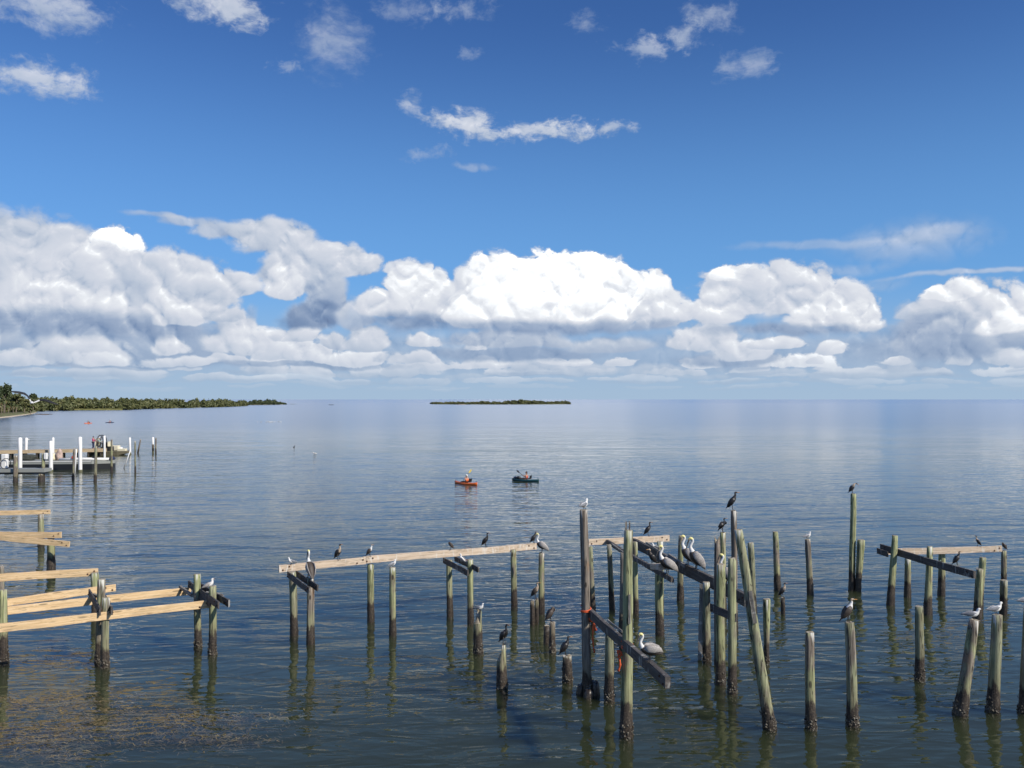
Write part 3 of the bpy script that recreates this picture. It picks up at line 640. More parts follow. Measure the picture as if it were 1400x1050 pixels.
# stump collar at the foot of the tall brown piling
B1 = POSTS['T1']['B']
for k, (dx_, dy_, hh_, rr_) in enumerate(((-.19, .02, .24, .10), (.20, -.04, .34, .12), (.02, -.2, .2, .13), (.08, .2, .3, .1))):
    me = piling_mesh(Vector((0.02, 0, hh_)), rr_, rr_ * .75, 900 + k, shatter=.06, below=.5, segs=9)
    c_ = link('stump_collar', me, [M_BROWN, M_BROWN], parent=T1); c_.location = (dx_, dy_, 0)
# orange rope
M_ROPE, t, b = mat('orange_rope'); b.inputs['Roughness'].default_value = 0.7
rp = t.noise(t.node('ShaderNodeTexCoord').outputs['Object'], 40.0, 2.0, 0.5)
t.put(b.inputs['Base Color'], t.ramp(rp, [(0.3, (0.55, 0.07, 0.02)), (0.7, (0.85, 0.16, 0.05))]))
def tube(pts, rads, segs=8, closed_ends=True):
    rings = []
    for i, p in enumerate(pts):
        a = pts[max(0, i - 1)]; c = pts[min(len(pts) - 1, i + 1)]
        u = (c - a).normalized(); ref = Vector((0, 0, 1)) if abs(u.z) < 0.9 else Vector((1, 0, 0))
        ex = u.cross(ref).normalized(); ey = u.cross(ex)
        r_ = rads[i] if isinstance(rads, (list, tuple)) else rads
        rings.append([p + ex * (r_ * math.cos(6.2832 * k / segs)) + ey * (r_ * math.sin(6.2832 * k / segs)) for k in range(segs)])
    v, f = loft_rings(rings); return mesh_from('tube', v, f, smooth=True)
def rope(key, pys, label, coil_h, tails):
    P_ = POSTS[key]; o = empty('rope', P_['B'], label, 'rope', 'orange ropes on the pilings')
    k = (CAM_H - (pys - 546) * P_['d'] / FPX)
    ax = (P_['T'] - P_['B']); c = ax * (k / ax.z); r_ = P_['r'] * 1.12
    pts = [c + Vector((r_ * 1.1 * math.cos(a_), r_ * 1.1 * math.sin(a_), coil_h * math.sin(a_ * .5) * .3 + 0.012 * a_)) for a_ in [i * 0.35 for i in range(46)]]
    link('coil', tube(pts, 0.017, 6), M_ROPE, parent=o)
    for (dx_, L_, rr_) in tails:
        p0 = c + Vector((dx_, -r_ * 0.9, 0.03))
        pts = [p0 + Vector((0.03 * math.sin(q * 5 + dx_ * 9) + dx_ * .1 * q, 0.02 * math.cos(q * 6), -L_ * q)) for q in [i / 9 for i in range(10)]]
        link('hanging_end', tube(pts, [rr_ * (1 + .35 * math.sin(i * 2.3)) for i in range(10)], 6), M_ROPE, parent=o)
rope('T1', 838, 'orange rope knotted round the tall brown piling, long end hanging', 0.10, ((0.19, 1.05, .022), (0.22, .45, .032), (0.13, .2, .04)))
rope('T2', 887, 'orange rope round the thick green piling with a short hanging end', 0.06, ((-0.20, .5, .026), (-0.17, .15, .03)))
# ------------------------------------------------------------------ right side
G5 = 'free-standing pilings on the right'
piling('V2', 1063, 805, 1059.8, 727, 9, 7.5, 'bare green piling with a brown foot behind the small cormorant', M_GREEN, G5)
piling('V3', 1107.7, 812, 1104.3, 737, 8.6, 7.4, 'piling with rusty streaks and a gull on top', M_MIX, G5)
piling('V4', 1164.5, 806, 1166.8, 675, 9, 7.6, 'very tall green piling with a cormorant bent forward on top', M_GREEN, G5)
piling('V5', 1173, 807, 1177, 738, 7.5, 10.5, 'split green piling close beside the very tall one', M_GREEN, G5)
piling('W2', 1070.5, 838, 1070.8, 817, 5.5, 5.2, 'thin low stump with an upright cormorant on it', M_BROWN, G5)
piling('X1', 1108.5, 994, 1106.5, 864, 14.5, 11.8, 'bare-topped piling with a pale tan head between the leaner and the pale cormorant', M_MIX, G5)
piling('X2', 1165.8, 991, 1161.5, 851, 15.5, 12.8, 'cracked piling with a pale-breasted cormorant on top', M_GREEN, G5)
piling('X3', 1257.3, 928, 1256.8, 829, 12.6, 10.2, 'lone clean green piling in front of the right framework, nothing on it', M_GREEN, G5)
piling('X4', 1312.5, 976, 1331.8, 847, 17.4, 13.4, 'leaning piling with a hooded gull, bark split down its side', M_MIX, G5)
piling('X5', 1357.5, 972, 1364, 840, 16.5, 13.6, 'piling with whitish streaks beside the leaning one, hooded gull on top', M_GREEN, G5)
piling('X6', 1401, 973, 1406.5, 828, 16, 13, 'piling cut by the picture edge, dark side towards its neighbours', M_MIX, G5)
G6 = 'pilings of the right framework'
piling('R1', 1217, 826, 1223, 732, 10.2, 7.6, 'tall leaning piling where the dark beam meets the pale one', M_GREEN, G6)
piling('R2', 1240.5, 815, 1241.5, 762, 8.6, 8, 'green piling under the pale beam near the dark beam joint', M_GREEN, G6)
piling('R3', 1268, 839, 1270.5, 747, 11, 7.2, 'green piling standing against the middle of the dark beam', M_GREEN, G6)
piling('R4', 1287, 813, 1288, 756, 9.8, 9, 'brown footed piling under the middle of the pale beam', M_MIX, G6)
piling('R5', 1336, 846, 1339.5, 778, 11.5, 9.4, 'front piling of a leaning pair at the dark beam end', M_GREEN, G6)
piling('R6', 1339, 836, 1343.5, 762, 9.5, 8.6, 'taller back piling of the leaning pair at the dark beam end', M_GREEN, G6)
piling('R7', 1372, 806, 1372.7, 753, 7.2, 7, 'piling under the far end of the pale beam with a crouching bird', M_MIX, G6)
piling('R8', 1372, 839, 1373, 793, 9.2, 9.6, 'short thick piling in front of the pale beam end', M_GREEN, G6)
beam('timber_beam', hb(1204.5, 744, 2.12), hb(1332.5, 781, 2.12), 0.09, 0.26, M_OLD, 'dark beam of the right framework slanting towards the leaning pair', group='beams of the right framework', seed=71)
beam('timber_beam', hb(1209, 750, 1.98), hb(1369, 746.5, 1.98), 0.09, 0.25, M_PALE, 'pale beam of the right framework, two dark birds on it', group='beams of the right framework', seed=72)
board((1199.5, 749), (1214, 753.5), 2.0, 'stub of dark board sticking out past the tall leaning piling', seed=73, hh=.22)
# ------------------------------------------------------------------ birds
def plain(name, col, rough=0.6, var=0.25, scale=18.0, spec=None):
    m, t, b = mat(name)
    n = t.noise(t.node('ShaderNodeTexCoord').outputs['Object'], scale, 3.0, 0.6)
    t.put(b.inputs['Base Color'], t.ramp(n, [(0.3, tuple(c * (1 - var) for c in col)), (0.7, tuple(min(1, c * (1 + var)) for c in col))]))
    b.inputs['Roughness'].default_value = rough
    return m
F_BLACK = plain('black_feathers', (0.016, 0.015, 0.015), 0.45, 0.4)
F_BROWN = plain('dark_brown_feathers', (0.055, 0.042, 0.034), 0.6, 0.35)
F_TAN = plain('tan_breast_feathers', (0.42, 0.33, 0.24), 0.7, 0.25)
F_GREY = plain('silver_grey_feathers', (0.36, 0.335, 0.31), 0.6, 0.3, 26.0)
F_WHITE = plain('white_feathers', (0.72, 0.71, 0.68), 0.7, 0.06)
F_YELL = plain('pale_yellow_crown', (0.80, 0.72, 0.30), 0.7, 0.1)
F_GULL = plain('slate_grey_wing', (0.19, 0.20, 0.22), 0.6, 0.2)
F_BILLO = plain('orange_bill', (0.60, 0.27, 0.06), 0.4, 0.15)
F_BILLG = plain('grey_bill', (0.10, 0.085, 0.075), 0.4, 0.3)
F_LEG = plain('dark_leg', (0.03, 0.028, 0.026), 0.5, 0.2)
F_EYE = plain('eye', (0.01, 0.01, 0.01), 0.1, 0.0)
def spine(secs, n=12):
    """secs: (x, z, half width, half height, material) along the bird's back; rings stand across the spine"""
    rings = []; 
    for i, s in enumerate(secs):
        a = secs[max(0, i - 1)]; c = secs[min(len(secs) - 1, i + 1)]
        u = Vector((c[0] - a[0], 0, c[1] - a[1])).normalized(); nn = Vector((-u.z, 0, u.x))
        rings.append([Vector((s[0], 0, s[1])) + Vector((0, s[2] * math.cos(6.2832 * k / n), 0)) + nn * (s[3] * math.sin(6.2832 * k / n)) for k in range(n)])
    v, f = loft_rings(rings)
    mi = [secs[j + 1][4] for j in range(len(secs) - 1) for _ in range(n)] + [secs[0][4], secs[-1][4]]
    return mesh_from('body', v, f, mi, smooth=True)
def smooth_secs(secs, k=3):
    """Catmull-Rom through the sections so necks and backs curve"""
    out = []
    for i in range(len(secs) - 1):
        p0 = secs[max(0, i - 1)]; p1 = secs[i]; p2 = secs[i + 1]; p3 = secs[min(len(secs) - 1, i + 2)]
        for j in range(k):
            t_ = j / k; r = []
            for q in range(4):
                r.append(0.5 * (2 * p1[q] + (p2[q] - p0[q]) * t_ + (2 * p0[q] - 5 * p1[q] + 4 * p2[q] - p3[q]) * t_ ** 2 + (3 * p1[q] - p0[q] - 3 * p2[q] + p3[q]) * t_ ** 3))
            r[2] = max(r[2], .003); r[3] = max(r[3], .003)
            out.append((*r, p2[4] if j else p1[4]))
    out.append(secs[-1]); return out
def blade(pts, chord, thick, n=8):
    """folded wing or fan: pts centre line, chord half width across (z-ish), thick half thickness along y"""
    rings = []
    for i, p in enumerate(pts):
        a = pts[max(0, i - 1)]; c = pts[min(len(pts) - 1, i + 1)]
        u = (c - a).normalized(); yv = Vector((0, 1, 0)); nn = u.cross(yv).normalized(); yv = nn.cross(u).normalized()
        rings.append([p + nn * (chord[i] * math.sin(6.2832 * k / n)) + yv * (thick[i] * math.cos(6.2832 * k / n)) for k in range(n)])
    v, f = loft_rings(rings); return mesh_from('wing', v, f, smooth=True)
def leg_mesh(p0, foot, r=0.011, toe=0.07):
    k = (p0 + foot) / 2 + Vector((-0.012, 0, 0))
    me = tube([p0, k, foot + Vector((0, 0, 0.012)), foot + Vector((toe * .5, 0, 0.008)), foot + Vector((toe, 0, 0.004))], [r * 1.5, r, r * .9, r * 1.1, r * .5], 6)
    bm = bmesh.new(); bm.from_mesh(me)
    for s in (-1, 1):                                    # web between the toes, joined to the foot
        a = bm.verts.new(foot + Vector((0, 0, .012))); b_ = bm.verts.new(foot + Vector((toe * .95, s * toe * .45, .003))); c = bm.verts.new(foot + Vector((toe, 0, .006)))
        bm.faces.new((a, b_, c))
    bm.to_mesh(me); bm.free(); return me
V3 = lambda x, y, z: Vector((x, y, z))
def bird(name, body_secs, mats, wings, bill, legs, eye, tail=None):
    """prototype: returns a dict of part meshes"""
    d = [('body', spine(smooth_secs(body_secs)), mats)]
    for (pts, ch, th, m) in wings: d.append(('wing', blade(pts, ch, th), m))
    if bill: d.append(('bill', bill[0], bill[1]))
    for l in legs: d.append(('leg', leg_mesh(*l), F_LEG))
    for (p, r) in eye:
        bm = bmesh.new(); bmesh.ops.create_icosphere(bm, subdivisions=1, radius=r, matrix=Matrix.Translation(p)); me = bpy.data.meshes.new('eye'); bm.to_mesh(me); bm.free()
        d.append(('eye', me, F_EYE))
    for _n, me, m in d:
        for k in (m if isinstance(m, (list, tuple)) else [m]): me.materials.append(k)
    return (name, d)
def bill_mesh(a, b_, r0, r1, droop=0.0, n=5):
    pts = [a.lerp(b_, i / n) + Vector((0, 0, -droop * (i / n) ** 3)) for i in range(n + 1)]
    return tube(pts, [r0 + (r1 - r0) * i / n for i in range(n + 1)], 8)
def sides(pts, ch, th, m):
    return [(([Vector((p.x, s * p.y, p.z)) for p in pts]), ch, th, m) for s in (1, -1)]
# upright cormorant, 0.62 m tall
CW = [V3(.045, .062, .435), V3(-.01, .088, .36), V3(-.08, .080, .255), V3(-.155, .045, .15), V3(-.20, .02, .095)]
def corm(neck, mats, wings=CW, billc=F_BILLO, head=None):
    secs = [(-.255, .030, .030, .006, 0), (-.21, .085, .032, .014, 0), (-.15, .175, .055, .045, 0), (-.075, .265, .082, .082, 0), (.0, .36, .085, .085, 0), (.045, .435, .066, .066, 1), (.065, .49, .042, .044, 1)] + neck
    h = neck[-1]; hd = Vector((h[0], 0, h[1]))
    dv = head or Vector((1, 0, 0.12)); dv = dv.normalized()
    bl = bill_mesh(hd - dv * .012, hd + dv * .085, .0135, .005, .012)
    e = [(hd - dv * .03 + Vector((0, s * .021, .008)), .006) for s in (1, -1)]
    return bird('cormorant', secs, mats, sides(wings, [.03, .085, .085, .05, .012], [.012, .020, .018, .012, .006], F_BLACK if mats[0] is F_BLACK else F_BROWN), (bl, billc), [(V3(-.02, s * .045, .25), V3(.0, s * .05, 0)) for s in (1, -1)], e)
NECK_UP = [(.062, .54, .030, .030, 1), (.050, .585, .026, .027, 1), (.062, .625, .029, .032, 2), (.10, .640, .024, .024, 2), (.13, .640, .013, .013, 2)]
NECK_S = [(.085, .53, .030, .030, 1), (.070, .575, .027, .027, 1), (.085, .61, .029, .032, 2), (.12, .615, .024, .022, 2), (.148, .608, .013, .012, 2)]
NECK_FWD = [(.12, .515, .032, .032, 1), (.165, .535, .028, .028, 1), (.20, .53, .029, .030, 2), (.235, .51, .022, .022, 2), (.255, .49, .012, .012, 2)]
NECK_PREEN = [(.085, .49, .034, .036, 1), (.12, .465, .030, .03, 1), (.13, .415, .028, .03, 2), (.11, .37, .022, .022, 2), (.095, .345, .012, .012, 2)]
CORM_DARK = corm(NECK_UP, [F_BLACK, F_BLACK, F_BLACK])
CORM_PALE = corm(NECK_UP, [F_BLACK, F_TAN, F_BROWN])
CORM_S = corm(NECK_S, [F_BLACK, F_BLACK, F_BROWN])
CORM_WHITE = corm(NECK_S, [F_BROWN, F_WHITE, F_TAN])
CORM_FWD = corm(NECK_FWD, [F_BLACK, F_TAN, F_BROWN], head=Vector((1, 0, -.6)))
CORM_PREEN = corm(NECK_PREEN, [F_BROWN, F_BROWN, F_BROWN], head=Vector((-.4, 0, -1)), billc=F_BILLG)
CORM_DRY = corm(NECK_UP, [F_BLACK, F_BLACK, F_BLACK], wings=[V3(.05, .06, .45), V3(.07, .20, .47), V3(.02, .33, .42), V3(-.06, .36, .33), V3(-.12, .36, .27)])
# brown pelican, 0.9 m tall; body slopes down to the tail, bill laid on the breast
def pel(slope, wing_lift=0.0, neck=None):
    c, s = math.cos(slope), math.sin(slope)
    def rt(x, z): return (0.02 + x * c - z * s, 0.36 + x * s + z * c)
    body = [(-.46, -.01, .05, .008, 0), (-.38, .0, .07, .022, 0), (-.27, .0, .105, .075, 0), (-.12, .0, .15, .125, 0), (.04, .0, .16, .145, 0), (.17, .02, .13, .125, 0), (.25, .06, .085, .085, 0)]
    secs = [(*rt(x, z), a, b_, m) for (x, z, a, b_, m) in body]
    bx, bz = rt(.25, .06)
    nk = neck or [(.035, .075, .055, .06, 1), (.055, .15, .045, .048, 1), (.02, .24, .038, .040, 1), (-.02, .32, .036, .038, 1), (-.005, .385, .040, .044, 1), (.045, .415, .046, .046, 2), (.085, .405, .034, .034, 2), (.115, .385, .022, .022, 2)]
    secs += [(bx + x, bz + z, a, b_, m) for (x, z, a, b_, m) in nk]
    hx, hz = secs[-1][0], secs[-1][1]
    bl = bill_mesh(V3(hx - .02, 0, hz), V3(hx + .095, 0, hz - .34), .027, .008, -.02, 7)
    w = [rt(.20, .045), rt(.08, .075), rt(-.10, .06 + wing_lift * .5), rt(-.30, .02 + wing_lift), rt(-.44, -.02 + wing_lift * .7)]
    ys = [.10, .155, .155 + wing_lift * .3, .10 + wing_lift * .3, .04]
    wp = [V3(a, y, b_) for (a, b_), y in zip(w, ys)]
    e = [(V3(hx - .055, q * .034, hz + .028), .008) for q in (1, -1)]
    return bird('pelican', secs, [F_BROWN, F_WHITE, F_YELL], sides(wp, [.05, .125, .125, .085, .015], [.02, .03, .028, .02, .008], F_GREY), (bl, F_BILLG), [(V3(.0, q * .07, .30), V3(.03, q * .075, 0), .016, .11) for q in (1, -1)], e)
PEL = pel(R(32)); PEL_STEEP = pel(R(48)); PEL_FLAT = pel(R(14), 0.10)
# gulls, 0.28 m tall
def gul(mats, slope=R(12), wingm=F_GULL, bill=F_BILLG, legs=True):
    c, s = math.cos(slope), math.sin(slope)
    def rt(x, z): return (x * c - z * s, .125 + x * s + z * c)
    body = [(-.21, .0, .022, .006, 0), (-.15, .0, .032, .022, 0), (-.07, .0, .058, .052, 0), (.03, .0, .066, .066, 0), (.095, .025, .05, .052, 0), (.125, .065, .034, .036, 0), (.135, .10, .031, .034, 1), (.16, .118, .030, .030, 1), (.185, .112, .017, .017, 1)]
    secs = [(*rt(x, z), a, b_, m) for (x, z, a, b_, m) in body]
    hx, hz = secs[-1][0], secs[-1][1]
    w = [rt(.08, .02), rt(.0, .03), rt(-.10, .018), rt(-.20, .012), rt(-.265, .01)]
    wp = [V3(a, y, b_) for (a, b_), y in zip(w, [.045, .062, .055, .03, .012])]
    lg = [(V3(.01, q * .025, .08), V3(.02, q * .028, 0), .006, .035) for q in (1, -1)] if legs else []
    return bird('gull', secs, mats, sides(wp, [.015, .048, .045, .022, .006], [.008, .012, .012, .009, .005], wingm), (bill_mesh(V3(hx - .005, 0, hz), V3(hx + .045, 0, hz - .012), .009, .003), bill), lg, [(V3(hx - .022, q * .022, hz + .012), .005) for q in (1, -1)])
GULL = gul([F_WHITE, F_WHITE]); GULL_HOOD = gul([F_WHITE, F_WHITE], R(4), F_GULL); TERN = gul([F_WHITE, F_WHITE], R(24), F_GREY, F_BILLO)
GULL_SWIM = gul([F_WHITE, F_WHITE], R(4), F_WHITE, F_BILLO, legs=False)
def place(proto, P_, rz, s, label, group, parts=None):
    name, d = proto
    o = empty(name, P_, label, name, group, rz=rz); o.scale = (s, s, s)
    for nm, me, _m in d:
        if parts and nm not in parts: continue
        c = bpy.data.objects.new(nm, me); COL.objects.link(c); c.parent = o
    return o
RT, LF, BK = 0.0, math.pi, math.pi / 2       # facing picture right, left, away
def on_post(key, dx=0.0): T = POSTS[key]['T']; return T + Vector((dx, 0, 0.004))
GC, GPE, GG = 'cormorants on the old pier', 'pelicans on the old pier', 'gulls on the pilings'
def on_beam(px, py, h): return at_z(px, py, h + 0.002)
place(CORM_PALE, on_beam(463, 765.5, 2.33), RT - .5, .86, 'cormorant with pale throat on the left length of the bleached beam, nearer its free end', GC)
place(CORM_WHITE, on_beam(506, 761.3, 2.36), RT - .2, .70, 'cormorant with white breast where the bleached beam is joined', GC)
place(CORM_PREEN, on_beam(616, 752, 2.36), LF + .4, .60, 'small dark bird crouching on the middle length of the bleached beam', GC)
place(CORM_DARK, on_beam(664.5, 748, 2.36), RT - .3, .84, 'upright dark cormorant alone on the middle length of the bleached beam', GC)
place(CORM_S, on_beam(730, 743, 2.36), RT + .2, .72, 'cormorant at the very end of the bleached beam, bill to bill with a pelican', GC)
place(CORM_DARK, on_beam(886.5, 733, 2.33), RT - .1, .90, 'upright black cormorant on the right length of the bleached beam', GC)
place(CORM_DRY, on_post('U10'), RT - .5, .82, 'black cormorant half opening its wings on a green piling', GC)
place(CORM_S, on_post('U12', -.03), RT - .25, 1.02, 'big black cormorant with tan throat on the tall slender grey piling', GC)
place(CORM_FWD, on_post('V4', -.03), RT, .80, 'cormorant bent forward on the very tall green piling', GC)
place(CORM_WHITE, on_post('X2', -.02), RT, .92, 'pale cormorant with white breast and yellow bill on the cracked piling', GC)
place(CORM_PALE, on_post('W2'), RT - .2, .84, 'upright cormorant on the thin low stump', GC)
place(CORM_DARK, at_y(690, 881, POSTS['S2']['d']) + V3(0, 0, .004), RT - .7, .86, 'dark cormorant on the high sliver of the split stump', GC)
place(CORM_S, on_post('S5', -.04), RT + .15, .86, 'long-necked dark cormorant on the thick dark stump', GC)
place(CORM_PREEN, on_post('S4b', -.04), RT + .3, .90, 'hunched brown bird preening on the dark stump', GC)
place(corm(NECK_UP, [F_BROWN, F_TAN, F_TAN]), on_post('S3b', -.02), RT - .4, .92, 'brown young cormorant with tan neck on the rotten stump pair', GC)
place(CORM_PALE, on_beam(1336.5, 747, 1.98), BK + 1.0, .66, 'cormorant with orange-tan head standing on the pale beam of the right framework', GC)
place(CORM_PREEN, on_post('R7'), LF + .2, .66, 'dark bird crouching at the far end of the pale beam of the right framework', GC)
place(CORM_S, on_beam(1309, 773, 2.12), RT - .1, .78, 'dark cormorant standing on the dark beam of the right framework', GC)
place(corm(NECK_S, [F_BLACK, F_BROWN, F_TAN]), on_beam(891, 773.5, 2.28), LF + .3, .92, 'cormorant with orange-tan head on the thinner slanting beam', GC)
place(PEL_STEEP, on_post('Q2'), BK + .6, .86, 'grey pelican turned away on the front piling at the free beam end', GPE)
place(PEL, on_post('Q8', .02), LF, .74, 'pelican on the bright green piling facing the end of the bleached beam', GPE)
place(PEL, on_beam(913, 786, 2.28), LF + .15, .98, 'pelican at the broken end of the thinner slanting beam', GPE)
place(PEL_STEEP, on_beam(941, 773, 2.45), LF + .1, .98, 'left one of two pelicans side by side on the great slanting beam', GPE)
place(PEL_STEEP, on_beam(952.5, 779, 2.45), LF, 1.02, 'right one of two pelicans side by side on the great slanting beam', GPE)
place(PEL_FLAT, on_beam(888.5, 905, 2.30), LF + .1, .68, 'pelican with lifted wings low on the slanting brace', GPE)
place(PEL_STEEP, on_beam(994, 800, 2.45), LF - .2, .90, 'pelican squeezed between two pilings on the great slanting beam', GPE)
place(GULL, on_beam(399, 771.8, 2.33), LF + .5, .85, 'white gull at the free end of the bleached beam', GG)
place(GULL, on_post('Q4'), RT + .8, .85, 'gull on the free-standing piling just under the bleached beam', GG)
place(GULL_HOOD, on_post('T1'), BK - .6, 1.05, 'gull with grey wings on the tall rough brown piling', GG)
place(GULL, on_post('V3'), RT + .4, 1.0, 'gull on the piling with rusty streaks', GG)
place(GULL, at_y(655.5, 836, POSTS['S1']['d']) + V3(0, 0, .004), RT - .3, .9, 'white gull on the tall slab of the squat stump', GG)
place(TERN, on_beam(632, 769, 2.12), RT + 2.4, .95, 'pale gull on the dark boards under the middle length of the bleached beam', GG)
place(GULL_HOOD, on_post('X4', -.04), RT - .2, 1.06, 'dark-backed gull on the leaning piling', GG)
place(GULL_HOOD, on_post('X5', -.05), RT + .25, 1.12, 'dark-backed gull on the whitish streaked piling', GG)
place(GULL_HOOD, on_post('X6', -.05), RT + .1, 1.06, 'gull on the edge piling, only its tail showing', GG)
place(TERN, on_beam(286, 805, 1.90), RT + .2, 1.05, 'pale grey gull on the crossed dark boards of the left framework', GG)
place(GULL, on_beam(896, 751.5, 2.45), LF, .85, 'gull on the great slanting beam between cormorant and pelican', GG)
# flying gull, seen from behind with its wings bowed
DG = 22.0
fg = empty('gull', at_y(43.5, 551, DG), 'gull in flight with bowed dark-tipped wings in front of the wooded shore', 'gull')
c0 = at_y(43.5, 551, DG)
FW = Vector((c0.x, c0.y, 0)).normalized(); RTV = Vector((FW.y, -FW.x, 0))       # it flies straight away from the viewer's shore
def on_plane(px, py, back):
    d = ray(px, py); o_ = Vector((0, 0, CAM_H)); t_ = (c0 - o_).dot(FW) / d.dot(FW)
    return o_ + d * t_ - c0 + FW * back
def wingf(pix, ch, m1):
    pts = [on_plane(x, y, dy) for (x, y, dy) in pix]; rings = []
    for i, p in enumerate(pts):
        a = pts[max(0, i - 1)]; c = pts[min(len(pts) - 1, i + 1)]; u = (c - a).normalized(); up = u.cross(FW).normalized(); up = up if up.z > 0 else -up
        fw_ = (FW + up * (.18 + .07 * i)).normalized()
        rings.append([p + fw_ * ch[i] * q[0] + up * (ch[i] * q[1] + q[2]) for q in ((1, 0.0, 0), (.5, .10, .006), (-.3, .12, .006), (-1, -.02, 0), (-.3, .02, -.006), (.5, .0, -.006))])
    v, f = loft_rings(rings); n = 6
    mi = [1 if j >= m1 else 0 for j in range(len(pts) - 1) for _ in range(n)] + [0, 1]
    return mesh_from('wing', v, f, mi, smooth=True)
for pix, k in (([(43, 550.5, 0), (40.5, 546, .02), (37.5, 541, .03), (33, 538, .0), (26, 536.6, -.05), (20, 535.8, -.10), (15.2, 535.3, -.15)], 1), ([(44.5, 551, 0), (48.5, 549.5, .02), (54, 547.2, .03), (60, 546.6, 0), (66, 548.4, -.05), (73, 551, -.10), (79.5, 553.2, -.15)], 2)):
    link('wing', wingf(pix, [.04, .05, .06, .075, .07, .05, .015], k), [F_WHITE, plain('dark_wing_tip', (.02, .02, .022))], parent=fg)
link('body', spine(smooth_secs([(-.20, .0, .03, .006, 0), (-.12, .0, .03, .02, 0), (0, 0, .042, .04, 0), (.11, .01, .036, .036, 0), (.16, .02, .028, .028, 0), (.20, .02, .012, .012, 0)])), F_WHITE, parent=fg, rz=math.atan2(FW.y, FW.x))
link('bill', bill_mesh(V3(.195, 0, .02), V3(.245, 0, .01), .008, .002), F_BILLO, parent=fg, rz=math.atan2(FW.y, FW.x))
# on the water
place(GULL_SWIM, at_z(430, 622, -.04), LF, 1.6, 'white bird swimming alone, larger of the two near the kayaks', 'birds afloat')
place(CORM_S, at_z(402, 614, -.30), RT, 1.0, 'dark bird swimming near the lone white one', 'birds afloat', parts=('body', 'wing', 'bill'))
rb = random.Random(5)
for k in range(11):
    x = (352, 357, 364.5, 367, 368.5, 370, 371.5, 372.5, 376, 381, 384)[k]
    place(GULL_SWIM, at_z(x, 577.5 + rb.uniform(-.4, .4), -.04), rb.uniform(0, 6.28), 1.5, 'white bird of the flock resting on the water off the wooded shore', 'flock of white birds on the water')
# ------------------------------------------------------------------ people
SKIN = plain('skin', (0.42, 0.25, 0.17), 0.6, 0.1)
def skin_mesh(name, pts, edges, rad, parent, m, sub=1, root=0):
    me = bpy.data.meshes.new(name); me.from_pydata([tuple(p) for p in pts], edges, []); me.update()
    o = link(name, me, m, parent=parent)
    o.modifiers.new('skin', 'SKIN')
    if not me.skin_vertices: me.skin_vertices.new() if hasattr(me.skin_vertices, 'new') else None
    sv = me.skin_vertices[0].data
    for i, r in enumerate(rad):
        sv[i].radius = (r, r) if not isinstance(r, tuple) else r
        sv[i].use_root = (i == root)
    o.modifiers['skin'].use_smooth_shade = True
    if sub: s_ = o.modifiers.new('smooth', 'SUBSURF'); s_.levels = sub; s_.render_levels = sub
    return o
def hand_chain(pts, edges, rad, wrist_i, fwd, side):
    """palm and five fingers of unequal length, bent"""
    w = pts[wrist_i]; palm = w + fwd * .075; pts.append(palm); rad.append((.032, .017)); pi = len(pts) - 1; edges.append((wrist_i, pi))
    dn = Vector((0, 0, -1))
    for k, L in enumerate((.075, .085, .078, .062)):
        a = palm + fwd * .02 + side * (.024 * (1.5 - k)); b_ = a + (fwd * .8 + dn * .5).normalized() * L * .55; c = b_ + (fwd * .3 + dn * .9).normalized() * L * .45
        i0 = len(pts); pts += [a, b_, c]; rad += [.010, .009, .008]; edges += [(pi, i0), (i0, i0 + 1), (i0 + 1, i0 + 2)]
    a = w + fwd * .03 + side * .04; b_ = a + (fwd * .6 + side * .5 + dn * .3).normalized() * .05
    i0 = len(pts); pts += [a, b_]; rad += [.012, .010]; edges += [(wrist_i, i0), (i0, i0 + 1)]
def head_parts(o, c, face, hair_m, cap_m=None):
    """hair shell or cap, nose, eyes and ears on a head centred at c looking along face"""
    up = Vector((0, 0, 1)); sd_ = face.cross(up).normalized()
    bm = bmesh.new(); bmesh.ops.create_uvsphere(bm, u_segments=14, v_segments=9, radius=.112)
    for v in list(bm.verts):
        w = c + Vector((0, 0, .012)) + Vector((v.co.x * .92, v.co.y * .92, v.co.z * 1.1))
        rel = w - c
        if rel.dot(up) < .005 and rel.dot(face) > -.045 or rel.dot(up) < -.06: bm.verts.remove(v); continue
        v.co = w
    me = bpy.data.meshes.new('hair'); bm.to_mesh(me); bm.free(); link('cap' if cap_m else 'hair', me, cap_m or hair_m, parent=o)
    if cap_m:
        br = [c + up * .05 + face * .095 + sd_ * .075, c + up * .05 + face * .095 - sd_ * .075, c + up * .035 + face * .175 - sd_ * .05, c + up * .035 + face * .175 + sd_ * .05]
        v = br + [p + up * .012 for p in br]
        link('cap_brim', mesh_from('brim', v, [(3, 2, 1, 0), (4, 5, 6, 7), (0, 1, 5, 4), (1, 2, 6, 5), (2, 3, 7, 6), (3, 0, 4, 7)]), cap_m, parent=o)
    for s in (-1, 1):
        bm = bmesh.new(); bmesh.ops.create_icosphere(bm, subdivisions=1, radius=.011, matrix=Matrix.Translation(c + face * .092 + sd_ * (s * .034) + up * .005)); me = bpy.data.meshes.new('eye'); bm.to_mesh(me); bm.free(); link('eye', me, F_EYE, parent=o)
